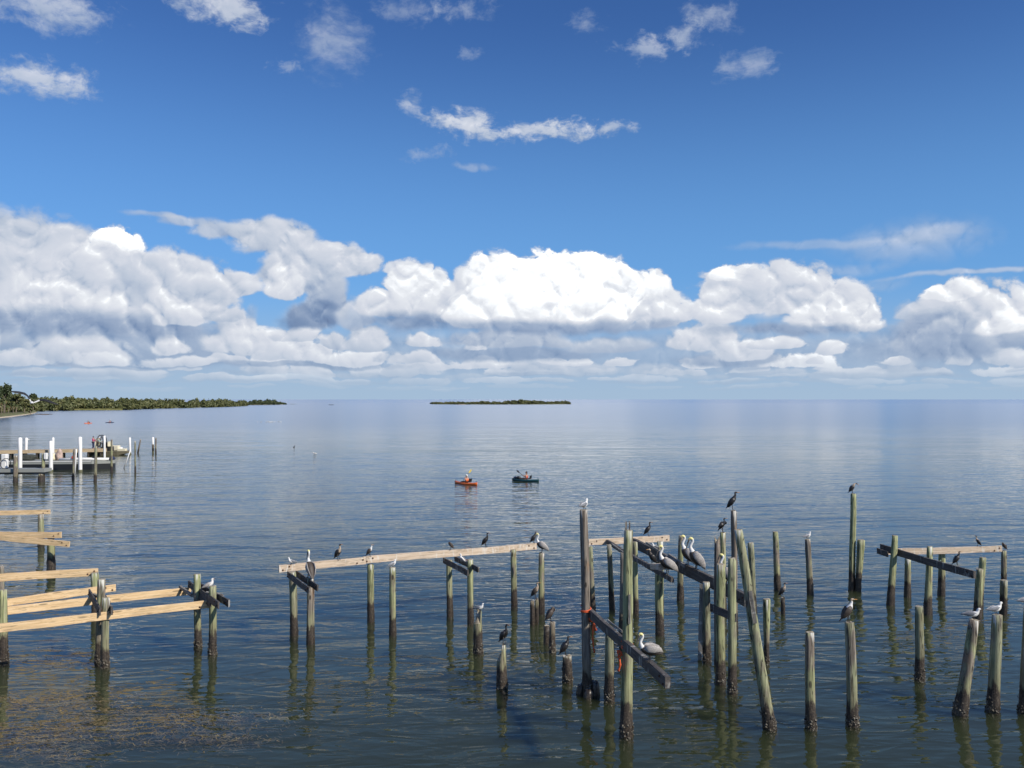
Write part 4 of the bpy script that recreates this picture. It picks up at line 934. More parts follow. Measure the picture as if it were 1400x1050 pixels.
def person_sitting(loc, rz, label, shirt, vest, hair, cap, paddle_dir, lean=0.0):
    """paddler sitting in a kayak, legs forward, both hands on the paddle; x is forward"""
    o = empty('person', loc, label, 'person', 'paddlers', rz=rz)
    H = lambda x, y, z: Vector((x + lean * max(0, z - .1), y, z))
    pts = [H(0, 0, .12), H(.01, 0, .30), H(.0, 0, .50), H(.0, 0, .60), H(.03, 0, .70), H(.035, 0, .80), H(.04, 0, .86)]
    rad = [(.15, .12), (.145, .10), (.165, .105), (.055, .055), (.085, .082), (.098, .09), (.06, .06)]
    ed = [(i, i + 1) for i in range(6)]
    hands = {}
    sleeves = []
    for s in (-1, 1):
        hp = Vector((.34, 0, .42)) + paddle_dir * (s * .33)
        sh = H(0, s * .20, .54); hv = hp - Vector((.07, 0, 0)); el = (sh + hv) / 2 + Vector((-.04, s * .10, -.10))
        i0 = len(pts); pts += [sh, el, hv]; rad += [.058, .043, .030]; ed += [(2, i0), (i0, i0 + 1), (i0 + 1, i0 + 2)]
        hand_chain(pts, ed, rad, i0 + 2, Vector((1, 0, 0)), Vector((0, -s, 0)))
        sleeves.append((sh, el))
        i0 = len(pts); pts += [H(.05, s * .10, .12), Vector((.42, s * .15, .26)), Vector((.80, s * .11, .10)), Vector((.93, s * .11, .17))]; rad += [.085, .062, .042, .03]; ed += [(0, i0), (i0, i0 + 1), (i0 + 1, i0 + 2), (i0 + 2, i0 + 3)]
    skin_mesh('body', pts, ed, rad, o, SKIN)
    p2 = [H(0, 0, .12), H(.01, 0, .30), H(.0, 0, .50), H(0, 0, .585)]; r2 = [(.165, .135), (.16, .115), (.18, .12), .08]; e2 = [(0, 1), (1, 2), (2, 3)]
    for sh, el in sleeves:
        i0 = len(p2); p2 += [sh, el]; r2 += [.072, .058]; e2 += [(2, i0), (i0, i0 + 1)]
    skin_mesh('shirt', p2, e2, r2, o, shirt)
    if vest: skin_mesh('life_vest', [H(0, 0, .20), H(.005, 0, .38), H(0, 0, .55)], [(0, 1), (1, 2)], [(.18, .15), (.19, .155), (.175, .14)], o, vest)
    head_parts(o, H(.03, 0, .80), Vector((1, 0, 0)), hair, cap)
    return o
def person_standing(loc, rz, label, shirt, trousers, hair, cap, reach=.35, bend=0.0, h=1.0):
    o = empty('person', loc, label, 'person', 'people on the far dock', rz=rz); o.scale = (h, h, h)
    B_ = lambda x, y, z: Vector((x + bend * max(0, z - .9), y, z - bend * .35 * max(0, z - .9)))
    pts = [B_(0, 0, .96), B_(.01, 0, 1.15), B_(0, 0, 1.38), B_(0, 0, 1.49), B_(.02, 0, 1.58), B_(.02, 0, 1.67), B_(.02, 0, 1.73)]
    rad = [(.15, .115), (.14, .10), (.17, .10), (.055, .055), (.085, .08), (.097, .088), (.06, .06)]
    ed = [(i, i + 1) for i in range(6)]; arms = []; legs = []
    for s in (-1, 1):
        sh = B_(0, s * .20, 1.42); el = sh + Vector((reach * .35, s * .06, -.26)); wr = el + Vector((reach * .75, -s * .03, -.06))
        i0 = len(pts); pts += [sh, el, wr]; rad += [.058, .043, .03]; ed += [(2, i0), (i0, i0 + 1), (i0 + 1, i0 + 2)]; arms.append((sh, el, wr))
        hand_chain(pts, ed, rad, i0 + 2, Vector((1, 0, 0)), Vector((0, -s, 0)))
        hp, kn, an, to = B_(0, s * .10, .90), Vector((.03, s * .11, .50)), Vector((-.02, s * .11, .09)), Vector((.13, s * .12, .04))
        i0 = len(pts); pts += [hp, kn, an, to]; rad += [.09, .06, .042, .035]; ed += [(0, i0), (i0, i0 + 1), (i0 + 1, i0 + 2), (i0 + 2, i0 + 3)]; legs.append((hp, kn, an))
    skin_mesh('body', pts, ed, rad, o, SKIN)
    p2 = [B_(0, 0, .93), B_(.01, 0, 1.15), B_(0, 0, 1.38), B_(0, 0, 1.475)]; r2 = [(.165, .13), (.155, .115), (.185, .118), .075]; e2 = [(0, 1), (1, 2), (2, 3)]
    for sh, el, wr in arms:
        i0 = len(p2); p2 += [sh, el, wr * .8 + el * .2]; r2 += [.074, .058, .045]; e2 += [(2, i0), (i0, i0 + 1), (i0 + 1, i0 + 2)]
    skin_mesh('shirt', p2, e2, r2, o, shirt)
    p3 = [B_(0, 0, .98)]; r3 = [(.16, .125)]; e3 = []
    for hp, kn, an in legs:
        i0 = len(p3); p3 += [hp, kn, an]; r3 += [.105, .078, .062]; e3 += [(0, i0), (i0, i0 + 1), (i0 + 1, i0 + 2)]
    skin_mesh('trousers', p3, e3, r3, o, trousers)
    head_parts(o, B_(.02, 0, 1.665), Vector((1, 0, 0)), hair, cap)
    return o
C_ORANGE = plain('orange_hull', (0.80, 0.16, 0.03), 0.3, 0.12, 3.0)
C_YELLOW = plain('yellow_blade', (0.80, 0.62, 0.10), 0.4, 0.1)
C_TEAL = plain('dark_teal_hull', (0.015, 0.07, 0.085), 0.3, 0.25, 3.0)
C_BLACK = plain('black_shaft', (0.012, 0.012, 0.013), 0.4, 0.2)
C_NAVY = plain('navy_cloth', (0.02, 0.03, 0.08), 0.8, 0.2)
C_CORAL = plain('coral_cloth', (0.72, 0.30, 0.20), 0.8, 0.12)
C_RED = plain('red_vest', (0.60, 0.08, 0.04), 0.7, 0.15)
C_WHITEC = plain('white_cloth', (0.75, 0.74, 0.72), 0.8, 0.08)
C_MAG = plain('magenta_cloth', (0.42, 0.02, 0.14), 0.8, 0.15)
C_TEALC = plain('pale_green_cloth', (0.34, 0.46, 0.42), 0.8, 0.12)
C_HAIR = plain('dark_hair', (0.03, 0.018, 0.012), 0.6, 0.2)
C_CREAM = plain('cream_paint', (0.72, 0.66, 0.48), 0.5, 0.1)
C_WHITEP = plain('white_paint', (0.80, 0.79, 0.76), 0.5, 0.06)
C_IRON = plain('dark_iron', (0.03, 0.03, 0.03), 0.5, 0.3)
C_GREYP = plain('grey_paint', (0.27, 0.28, 0.26), 0.6, 0.15)
# ------------------------------------------------------------------ kayaks
def hull_rings(L, Wd, H, n=18, rocker=.10):
    rings = []
    for i in range(n + 1):
        t_ = i / n; x = L * (t_ - .5); k = math.sin(math.pi * min(max(t_, .015), .985)) ** .62; up = rocker * abs(2 * t_ - 1) ** 3
        w = Wd / 2 * k; prof = [(0, -.10 + up), (w * .6, -.09 + up), (w * .95, -.01 + up), (w, H * .62 + up), (w * .86, H + up), (w * .45, H * 1.10 + up), (0, H * 1.14 + up)]
        ring = [Vector((x, y, z)) for (y, z) in prof] + [Vector((x, -y, z)) for (y, z) in prof[-2:0:-1]]
        rings.append(ring)
    return rings
def kayak(mid, heading, L, m, label, extra=None):
    o = empty('kayak', mid, label, 'kayak', 'kayaks on the bay', rz=heading)
    v, f = loft_rings(hull_rings(L, .70, .15)); link('hull', mesh_from('hull', v, f, smooth=True), m, parent=o)
    ring = [Vector((-.10 + .52 * math.cos(a), .25 * math.sin(a), .245)) for a in [k * 6.2832 / 20 for k in range(21)]]
    link('cockpit_rim', tube(ring, .025, 6), C_BLACK, parent=o)
    v = [(-.55, -.2, .25), (-.55, .2, .25), (-.62, .2, .56), (-.62, -.2, .56), (-.50, -.2, .25), (-.50, .2, .25), (-.57, .19, .56), (-.57, -.19, .56)]
    link('seat_back', mesh_from('seat', v, [(0, 1, 2, 3), (7, 6, 5, 4), (3, 2, 6, 7), (0, 4, 5, 1), (1, 5, 6, 2), (0, 3, 7, 4)]), C_BLACK, parent=o)
    for x in (-L * .46, L * .46):
        link('carry_handle', tube([Vector((x - .06, 0, .30)), Vector((x, 0, .36)), Vector((x + .06, 0, .30))], .018, 6), C_BLACK, parent=o)
    return o
def paddle(o_loc, rz, dirv_, centre, label, blade_m):
    o = empty('paddle', o_loc, label, 'paddle', 'kayak paddles', rz=rz)
    d = dirv_.normalized(); link('shaft', tube([centre - d * .72, centre, centre + d * .72], .018, 6), C_BLACK, parent=o)
    for s in (-1, 1):
        a = centre + d * (s * .68); nn = d.cross(Vector((1, 0, 0))).normalized(); rings = []
        for k, w in enumerate((.02, .075, .095, .09, .05)):
            p = a + d * (s * .115 * k); rings.append([p + nn * w, p + Vector((.012, 0, 0)), p - nn * w, p - Vector((.012, 0, 0))])
        v, f = loft_rings(rings); link('blade', mesh_from('blade', v, f), blade_m, parent=o)
    return o
hd1 = math.atan2(.66, -.75); k1 = at_z(637, 662, 0)
kayak(k1, hd1, 2.9, C_ORANGE, 'orange kayak with a raised yellow paddle blade above it')
pd1 = Vector((-.34, -.52, .80)); pd1.normalize()
seat = lambda k, h_: k + Vector((-.12 * math.cos(h_), -.12 * math.sin(h_), 0.02))
person_sitting(seat(k1, hd1), hd1, 'person in coral top and white cap paddling the orange kayak', C_CORAL, C_ORANGE, C_HAIR, C_WHITEC, pd1)
paddle(seat(k1, hd1), hd1, pd1, Vector((.34, 0, .44)), 'paddle with yellow blades held over the orange kayak', C_YELLOW)
hd2 = math.atan2(.45, -.89); k2 = at_z(718.5, 657.6, 0)
kt = kayak(k2, hd2, 2.9, C_TEAL, 'dark teal kayak with dark bags on its bow')
for (x, s_, nm, m_) in ((.75, .17, 'dry_bag', C_BLACK), (1.05, .14, 'dry_bag', C_NAVY)):
    bm = bmesh.new(); bmesh.ops.create_icosphere(bm, subdivisions=2, radius=s_)
    rr = random.Random(3)
    for v in bm.verts: v.co = Vector((v.co.x * 1.5, v.co.y * 1.1, v.co.z * .9)) * (1 + rr.uniform(-.08, .08))
    me = bpy.data.meshes.new('bag'); bm.to_mesh(me); bm.free()
    q = Matrix.Rotation(hd2, 3, 'Z') @ Vector((x, 0, .30))
    link(nm, me, m_, label=('black' if m_ is C_BLACK else 'navy') + ' dry bag on the bow deck of the teal kayak', cat='bag', loc=k2 + q)
pd2 = Vector((.25, .80, .55)); pd2.normalize()
person_sitting(seat(k2, hd2), hd2, 'person in red life vest with dark hair paddling the teal kayak', C_CORAL, C_RED, C_HAIR, None, pd2)
paddle(seat(k2, hd2), hd2, pd2, Vector((.34, 0, .44)), 'dark paddle held low over the teal kayak', C_BLACK)
# two kayaks much farther out
for (x, y, hd, mh, ms, lb) in ((120.5, 579, math.pi + 1.1, C_ORANGE, C_ORANGE, 'tiny far orange kayak with white paddle blades off the wooded shore'), (150, 578, math.pi, C_NAVY, C_ORANGE, 'tiny far dark kayak with an orange-clad paddler off the wooded shore')):
    kk = at_z(x, y, 0); kayak(kk, hd, 2.8, mh, lb)
    person_sitting(seat(kk, hd), hd, ('person in orange in the tiny far orange kayak' if mh is C_ORANGE else 'person in orange in the tiny far dark kayak'), ms, None, C_HAIR, None, pd1)
    paddle(seat(kk, hd), hd, pd1, Vector((.34, 0, .44)), ('white-bladed paddle in the tiny far orange kayak' if mh is C_ORANGE else 'paddle in the tiny far dark kayak'), C_WHITEP)
# ------------------------------------------------------------------ far dock
def box(name, A, B, dims_w, m, parent=None, **kw):
    pass
def slab(name, pts, z0, z1, m, parent=None, bevel=0.0, **kw):
    """prism over a ground outline (world x, y), from z0 to z1"""
    n = len(pts); v = [(p[0], p[1], z0) for p in pts] + [(p[0], p[1], z1) for p in pts]
    f = [tuple(range(n - 1, -1, -1)), tuple(range(n, 2 * n))] + [(i, (i + 1) % n, n + (i + 1) % n, n + i) for i in range(n)]
    a = sum(pts[i][0] * pts[(i + 1) % n][1] - pts[(i + 1) % n][0] * pts[i][1] for i in range(n))
    if a < 0: f = [tuple(reversed(q)) for q in f]
    me = mesh_from(name, v, f)
    if bevel:
        bm = bmesh.new(); bm.from_mesh(me); bmesh.ops.bevel(bm, geom=bm.edges[:], offset=bevel, segments=1, affect='EDGES'); bm.to_mesh(me); bm.free()
    return link(name, me, m, parent=parent, **kw)
M_DECK = wood_beam('old_dock_planks', (0.30, 0.22, 0.13), (0.48, 0.37, 0.23), (0.58, 0.47, 0.31), 0.2)
DKH = 0.93
dA = at_z(-70, 617.6, DKH); dB = at_z(146, 613.8, DKH); dd = (dB - dA); dL = dd.length; ang = math.atan2(dd.y, dd.x)
dock = empty('dock', dA, 'long low wooden dock with tan edge board behind the white mooring posts', 'dock', rz=ang)
for i in range(int(dL / .16)):                     # deck boards laid across
    x = i * .16; link('plank', bpy.data.meshes.get('dock_plank') or mesh_from('dock_plank', [(0, 0, -.05), (.15, 0, -.05), (.15, 2.2, -.05), (0, 2.2, -.05), (0, 0, 0), (.15, 0, 0), (.15, 2.2, 0), (0, 2.2, 0)], [(3, 2, 1, 0), (4, 5, 6, 7), (0, 1, 5, 4), (1, 2, 6, 5), (2, 3, 7, 6), (3, 0, 4, 7)]), M_DECK, parent=dock, loc=(x, 0, 0)) if i < 290 else None
link('edge_board', beam_mesh(dL, .06, .40, 5), M_DECK, parent=dock, loc=(0, -.04, -.21))
link('edge_board', beam_mesh(dL, .06, .40, 6), M_DECK, parent=dock, loc=(0, 2.25, -.21))
for i in range(12):
    for y in (.25, 1.95):
        link('support_post', piling_mesh(Vector((0, 0, DKH - .06)), .13, .12, 300 + i), [M_BROWN, M_BROWN], parent=dock, loc=(dL * (i + .5) / 12, y, -DKH))
def deck_pt(px): 
    t_ = (px + 70) / 216.0; p = dA.lerp(dB, t_); return p + Vector((-math.sin(ang), math.cos(ang), 0)) * 1.0
person_standing(deck_pt(125.3), -.1, 'person in magenta top, dark trousers and cap standing on the far dock', C_MAG, C_NAVY, C_HAIR, C_NAVY, .30)
person_standing(deck_pt(131.8), .2, 'person in pale green top bending towards the airboat from the far dock', C_TEALC, C_IRON, C_HAIR, C_WHITEC, .35, .30, .95)
# airboat at the dock end: flat hull, raised seat stand, engine, propeller in a round cage
ab = empty('airboat', at_z(157, 621.5, 0), 'small airboat with a round propeller cage and cream boxes at the dock end', 'boat', rz=0.02)
v = []; f = []
rings = []
for i in range(9):
    t_ = i / 8; x = -3.2 + 5.2 * t_; w = 1.1 * (1 - max(0, t_ - .72) * 1.2); zb = -.12 + (max(0, t_ - .62) ** 1.5) * 1.6
    rings.append([Vector((x, -w * .9, zb)), Vector((x, w * .9, zb)), Vector((x, w, .52)), Vector((x, w * .95, .56)), Vector((x, -w * .95, .56)), Vector((x, -w, .52))])
v, f = loft_rings(rings); link('hull', mesh_from('hull', v, f), plain('olive_hull', (.16, .14, .09), .6, .2, 3.0), parent=ab)
cc = Vector((-1.9, 0, 1.75))
for k, x in enumerate((-.25, .25)):
    link('cage_ring', tube([cc + Vector((x, 1.05 * math.cos(a), 1.05 * math.sin(a))) for a in [q * 6.2832 / 24 for q in range(25)]], .06, 6), C_IRON, parent=ab)
for q in range(8):
    a = q * 6.2832 / 8; p = Vector((0, 1.05 * math.cos(a), 1.05 * math.sin(a)))
    link('cage_bar', tube([cc + p + Vector((-.25, 0, 0)), cc + p + Vector((.25, 0, 0))], .022, 5), C_IRON, parent=ab)
    link('cage_spoke', tube([cc + Vector((-.26, 0, 0)), cc + p + Vector((-.25, 0, 0))], .012, 5), C_IRON, parent=ab)
for s in (0, 1):
    a = .6 + s * math.pi; rr_ = []
    for k in range(5):
        r_ = .06 + .21 * k; p = cc + Vector((0, r_ * math.cos(a), r_ * math.sin(a))); tg = Vector((.5, -math.sin(a), math.cos(a))).normalized()
        rr_.append([p + tg * .08, p + Vector((.02, 0, 0)), p - tg * .08, p - Vector((.02, 0, 0))])
    v, f = loft_rings(rr_); link('propeller_blade', mesh_from('pb', v, f), C_BLACK, parent=ab)
def bx(name, c, s, m, parent, **kw):
    hx, hy, hz = s[0] / 2, s[1] / 2, s[2] / 2
    o_ = slab(name, [(c[0] - hx, c[1] - hy), (c[0] + hx, c[1] - hy), (c[0] + hx, c[1] + hy), (c[0] - hx, c[1] + hy)], c[2] - hz, c[2] + hz, m, parent, bevel=min(s) * .12, **kw); return o_
bx('engine', (-1.35, 0, 1.45), (.8, .7, .65), C_IRON, ab); bx('engine_stand', (-1.4, 0, .85), (.9, .8, .6), C_IRON, ab)
bx('seat', (-.55, 0, 1.25), (.5, 1.1, .14), C_CREAM, ab); bx('seat_back', (-.78, 0, 1.6), (.12, 1.1, .6), C_CREAM, ab); bx('seat_stand', (-.55, 0, .88), (.4, .9, .62), C_IRON, ab)
bx('rudder', (-2.5, .3, 1.7), (.5, .05, 1.3), C_CREAM, ab); bx('rudder', (-2.5, -.3, 1.7), (.5, .05, 1.3), C_CREAM, ab)
abp = at_z(157, 621.5, 0)
bx('storage_box', (.35, -.1, .95), (.7, .8, .75), C_CREAM, None, label='upright cream storage box amidships in the airboat', cat='box').location = abp
bx('storage_box', (.75, .1, .82), (.5, .6, .5), C_WHITEP, None, label='white storage box stepped below the cream one in the airboat', cat='box').location = abp
bx('ice_chest', (1.15, -.2, .70), (1.2, .7, .36), C_CREAM, None, label='long low cream ice chest near the airboat bow', cat='box').location = abp
# flat work barge in front of the dock
bgA = at_z(6, 642.6, 0); bgB = at_z(153, 641.5, 0); bgd = bgB - bgA; bL = bgd.length; bga = math.atan2(bgd.y, bgd.x)
bg_ = empty('barge', bgA, 'long flat grey barge with black hull moored among the white posts', 'boat', rz=bga)
def bslab(name, x0, x1, y0, y1, z0, z1, m, x2=None):
    pts = [(x0, y0), (x1, y0), (x1, y1), (x0, y1)] if x2 is None else [(x0, y0), (x1, y0), (x2, (y0 + y1) / 2 - .3), (x2, (y0 + y1) / 2 + .3), (x1, y1), (x0, y1)]
    return slab(name, pts, z0, z1, m, bg_)
bslab('hull', 0, bL - 2.2, 0, 2.4, -.2, .62, C_BLACK, bL - .1); bslab('deck', -.04, bL - 2.2, -.05, 2.45, .622, 1.0, C_GREYP, bL)
bslab('rub_rail', .0, bL - 2.3, -.09, -.054, .90, .97, C_WHITEP)
def onb(px_, y, z): return bgA + Matrix.Rotation(bga, 3, 'Z') @ Vector((bL * (px_ - 6) / 147.0, y, z))
pp = [onb(78, .6, 1.12), onb(110, .6, 1.16), onb(146, .6, 1.12)]
link('white_pipe', tube(pp, .16, 10), C_WHITEP, label='thick white pipe lying along the barge deck', cat='pipe')
def lump(name, P_, s, m, label, cat, seed=1):
    bm = bmesh.new(); bmesh.ops.create_icosphere(bm, subdivisions=3, radius=1.0); r = random.Random(seed); ph = [r.uniform(0, 6) for _ in range(6)]
    for v_ in bm.verts:
        k = 1 + .14 * math.sin(3 * v_.co.x + ph[0]) + .12 * math.sin(4 * v_.co.y + ph[1]) + .12 * math.sin(5 * v_.co.z + ph[2] + 3 * v_.co.x)
        v_.co = Vector((v_.co.x * s[0], v_.co.y * s[1], max(-.55, v_.co.z) * s[2])) * k
    me = bpy.data.meshes.new(name); bm.to_mesh(me); bm.free(); me.polygons.foreach_set('use_smooth', [True] * len(me.polygons))
    return link(name, me, m, label=label, cat=cat, loc=P_)
lump('canvas_bundle', onb(65, 1.0, 1.3), (.5, .45, .55), C_CREAM, 'cream canvas bundle on the barge left of a white post', 'bundle', 2)
lump('canvas_bundle', onb(76, 1.0, 1.42), (.42, .4, .75), plain('pinkish_canvas', (.48, .36, .30), .9, .3, 5), 'taller pinkish canvas bundle on the barge right of a white post', 'bundle', 3)
lump('gear_bag', onb(97.5, .5, 1.32), (.26, .22, .24), C_RED, 'red bag on the white pipe of the barge', 'bag', 4)
lump('gear_bag', onb(127, .6, 1.42), (.20, .2, .20), C_BLACK, 'small black bag on the white pipe of the barge', 'bag', 5)
lump('net_heap', onb(28, 1.2, 1.30), (1.1, .6, .42), plain('dark_net', (.05, .055, .045), .9, .5, 9), 'heap of dark netting at the inner end of the barge', 'netting', 6)
lump('tarp', onb(149, 1.0, 1.14), (.35, .4, .22), C_NAVY, 'blue tarp bundle at the barge bow', 'bundle', 7)
# small near platform with hoop
pfA = at_z(24, 659, 0); PF = 1.25
pf = empty('landing_stage', pfA, 'small grey landing stage on two mossy posts beside the barge', 'landing stage', rz=.06)
slab('deck', [(-3.2, 0), (2.5, 0), (2.5, 1.6), (-3.2, 1.6)], .93, 1.25, C_GREYP, pf); slab('frame', [(-3.0, .2), (2.2, .2), (2.2, 1.4), (-3.0, 1.4)], .74, .928, C_IRON, pf)
for (x, y, tz, r_) in ((-.12, -.17, 2.55, .22), (2.0, .9, 2.75, .17), (2.05, .3, .75, .24)):
    link('support_post', piling_mesh(Vector((0, 0, tz)), r_, r_ * .95, int(310 + x * 7), segs=10), [M_MIX, M_END], parent=pf, loc=(x, y, 0))
bx('white_locker', (-1.7, .8, 1.95), (.5, .5, 1.4), C_WHITEP, None, label='white upright locker on the landing stage behind the black hoop', cat='locker').location = pfA
bx('white_box', (2.25, .9, 2.45), (.30, .3, .62), C_WHITEP, None, label='small white box fixed on a post of the landing stage', cat='box').location = pfA
hp_ = empty('hoop', pfA + Vector((-1.35, .3, 1.25)), 'black hoop standing on edge on the landing stage', 'hoop')
link('ring', tube([Vector((.48 * math.cos(a), .1 * math.sin(a), .50 + .50 * math.sin(a))) for a in [q * 6.2832 / 24 for q in range(25)]], .035, 6), C_BLACK, parent=hp_)
# white and wooden mooring posts
GW = 'white mooring posts by the far dock'
def wpost(bx_, by, tx, ty, w, label, m=C_WHITEP, cap=None, dark=0.0, group=GW):
    B = at_z(bx_, by, 0); T = at_y(tx, ty, B.y); r_ = w * B.y / FPX / 2
    o = empty('mooring_post', B, label, 'post', group)
    ax = T - B; k0 = dark
    v, f = loft_rings([[p + Vector((r_ * math.cos(q * 6.2832 / 12), r_ * math.sin(q * 6.2832 / 12), 0)) for q in range(12)] for p in (ax * -.12, ax * k0, ax * (k0 + .001), ax * .6, ax)])
    v.append(ax + Vector((0, 0, r_ * .5))); 
    f = f[:-1] + [(48 + i, 48 + (i + 1) % 12, 60) for i in range(12)]
    link('shaft', mesh_from('shaft', v, f, [1 if i < 12 and dark else 0 for i in range(len(f))], smooth=True), [m, M_BROWN], parent=o)
    zb = [r_ * 1.04, r_ * 1.09]
    link('foot_band', mesh_from('band', *loft_rings([[Vector((zb[i % 2] * math.cos(q * .5236), zb[i % 2] * math.sin(q * .5236), z)) for q in range(12)] for i, z in enumerate((-.1, .12, .24))])), C_CRUSTB, parent=o)
    if cap:
        link('cross_arm', tube([ax * .93 + Vector((-cap, 0, 0)), ax * .93, ax * .93 + Vector((cap, 0, 0))], r_ * .35, 6), m, parent=o)
    return o
C_CRUSTB = plain('algae_band', (0.14, 0.14, 0.08), 0.7, 0.4)
wpost(27.5, 645, 27.5, 599, 5.2, 'stout white post behind the landing stage')
wpost(35.5, 624, 36, 599, 3.6, 'white post with a small cross arm behind the dock edge', cap=.42)
wpost(69.6, 645, 69.6, 603.5, 5.2, 'stout white post in front of the canvas bundles, slimmer one behind')
wpost(72.6, 625, 72.6, 598.5, 3.2, 'slim white post rising behind the stout one at the canvas bundles')
wpost(109.8, 645, 109.5, 598, 5.0, 'stout white post in front of the barge pipe')
wpost(143, 628, 142.8, 596, 2.9, 'slim white post in front of the airboat seat')
wpost(178, 621, 177.4, 598.5, 2.8, 'slim white post just off the airboat bow')
wpost(209.3, 619, 209, 598, 2.8, 'outermost white post with a dark lower half', dark=.55)
GB = 'wooden mooring posts by the far dock'
def wood_post(bx_, by, tx, ty, w, label, m=None):
    B = at_z(bx_, by, 0); T = at_y(tx, ty, B.y); r_ = w * B.y / FPX / 2
    return link('mooring_post', piling_mesh(T - B, r_, r_ * .85, int(bx_ * 3 + by), segs=10), [m or M_MIX, M_END], label=label, cat='post', group=GB, loc=B)
wood_post(100, 656, 101.3, 613, 3.2, 'leaning wooden post with a gull-white top beside a thin white pole')
wood_post(130, 659, 131.2, 610, 4.2, 'thick wooden post in front of the barge bow half')
wood_post(152.6, 646, 152.6, 601, 3.0, 'wooden post at the tip of the barge bow')
wood_post(185, 646, 184.6, 603, 2.4, 'slender tan post off the airboat bow with a white tip')
wood_post(188.5, 619.5, 192.3, 600.5, 2.2, 'short post leaning outwards behind the slender tan one', M_BROWN)
wood_post(213, 620, 213, 598.5, 2.2, 'thin brown post beside the outermost white one', M_BROWN)
def pole(a, b_, r_, label):
    B = at_z(*a, 0); T = at_y(*b_, B.y); o = link('pole', tube([-(T - B) * .1, (T - B) * .5, T - B], r_, 6), C_WHITEP, label=label, cat='pole', group='thin white poles', loc=B); return o
pole((102.4, 648), (104.4, 614), .07, 'thin white pole leaning on a wooden post by the barge')
pole((169.5, 640.5), (178.8, 614), .06, 'thin white pole slanting in the water off the airboat bow')
# ------------------------------------------------------------------ far specks
fb = empty('skiff', at_z(453, 553.7, 0), 'dark low skiff far out between the shore point and the island', 'boat', rz=.1)
v, f = loft_rings(hull_rings(6.4, 1.7, .5)); link('hull', mesh_from('hull', v, f, smooth=True), C_IRON, parent=fb)
bx('engine', (-2.9, 0, .8), (.4, .4, .7), C_BLACK, fb); bx('bench', (.2, 0, .62), (.4, 1.2, .1), C_GREYP, fb)
# ------------------------------------------------------------------ shore, island, vegetation
M_SAND, t, b = mat('sand'); sn = t.noise(t.node('ShaderNodeNewGeometry').outputs['Position'], 0.6, 4.0, 0.6)
t.put(b.inputs['Base Color'], t.ramp(sn, [(0.3, (0.40, 0.33, 0.23)), (0.7, (0.58, 0.50, 0.38))])); b.inputs['Roughness'].default_value = 0.9
M_SOIL, t, b = mat('marsh_soil'); sn = t.noise(t.node('ShaderNodeNewGeometry').outputs['Position'], 0.25, 4.0, 0.6)
t.put(b.inputs['Base Color'], t.ramp(sn, [(0.3, (0.06, 0.065, 0.025)), (0.7, (0.20, 0.20, 0.08))])); b.inputs['Roughness'].default_value = 0.9
def leaf_mat(name, lo, mid, hi, sc_=0.22):
    m, t, b = mat(name); ge = t.node('ShaderNodeNewGeometry')
    n = t.noise(ge.outputs['Position'], sc_, 2.0, 0.5); n2 = t.noise(ge.outputs['Position'], 2.3, 2.0, 0.5)
    k = t.math('ADD', t.math('MULTIPLY', n, .65), t.math('MULTIPLY', n2, .35))
    t.put(b.inputs['Base Color'], t.ramp(k, [(0.36, lo), (0.5, mid), (0.64, hi)])); b.inputs['Roughness'].default_value = 0.6
    return m
M_MANG = leaf_mat('mangrove_leaves', (0.062, 0.078, 0.026), (0.115, 0.128, 0.046), (0.185, 0.178, 0.072))
M_DTREE = leaf_mat('dark_tree_leaves', (0.026, 0.042, 0.017), (0.052, 0.075, 0.028), (0.105, 0.120, 0.045))
M_PALM = leaf_mat('palm_fronds', (0.045, 0.065, 0.020), (0.085, 0.105, 0.035), (0.15, 0.16, 0.065), .6)
M_GRASS = leaf_mat('marsh_grass', (0.14, 0.15, 0.045), (0.24, 0.24, 0.085), (0.34, 0.31, 0.13))
M_BARK = plain('grey_bark', (0.17, 0.14, 0.11), 0.9, 0.4, 3.0)
rng_ = np.random.default_rng(11)
def leaf_cloud(crowns, leaf):
    """crowns: (cx, cy, cz, rx, ry, rz, n); leaf-sized quads spread through each crown in clumps, thinner towards the rim"""
    V_, = [[]]
    for (cx, cy, cz, rx, ry, rz, n) in crowns:
        nc = max(4, n // 26)
        d = rng_.normal(size=(nc, 3)); d /= np.linalg.norm(d, axis=1)[:, None]
        cl = d * (rng_.random((nc, 1)) ** .4) * .86
        idx = rng_.integers(0, nc, n)
        p = cl[idx] + rng_.normal(size=(n, 3)) * .17
        p = p * np.array([rx, ry, rz]) + np.array([cx, cy, cz])
        a = rng_.normal(size=(n, 3)); a /= np.linalg.norm(a, axis=1)[:, None]
        b_ = np.cross(a, rng_.normal(size=(n, 3))); b_ /= np.linalg.norm(b_, axis=1)[:, None]
        s = leaf * (0.55 + .9 * rng_.random((n, 1)))
        V_.append(np.stack([p - a * s - b_ * s * .5, p + a * s - b_ * s * .6, p + a * s * .9 + b_ * s * .5, p - a * s + b_ * s * .6], 1))
    V_ = np.concatenate(V_).reshape(-1, 3); n = len(V_) // 4
    me = bpy.data.meshes.new('leaves'); me.vertices.add(len(V_)); me.vertices.foreach_set('co', V_.astype(np.float32).ravel())
    me.loops.add(n * 4); me.loops.foreach_set('vertex_index', np.arange(n * 4, dtype=np.int32))
    me.polygons.add(n); me.polygons.foreach_set('loop_start', np.arange(0, n * 4, 4, dtype=np.int32)); me.polygons.foreach_set('loop_total', np.full(n, 4, dtype=np.int32))
    me.update(calc_edges=True); me.validate()
    return me
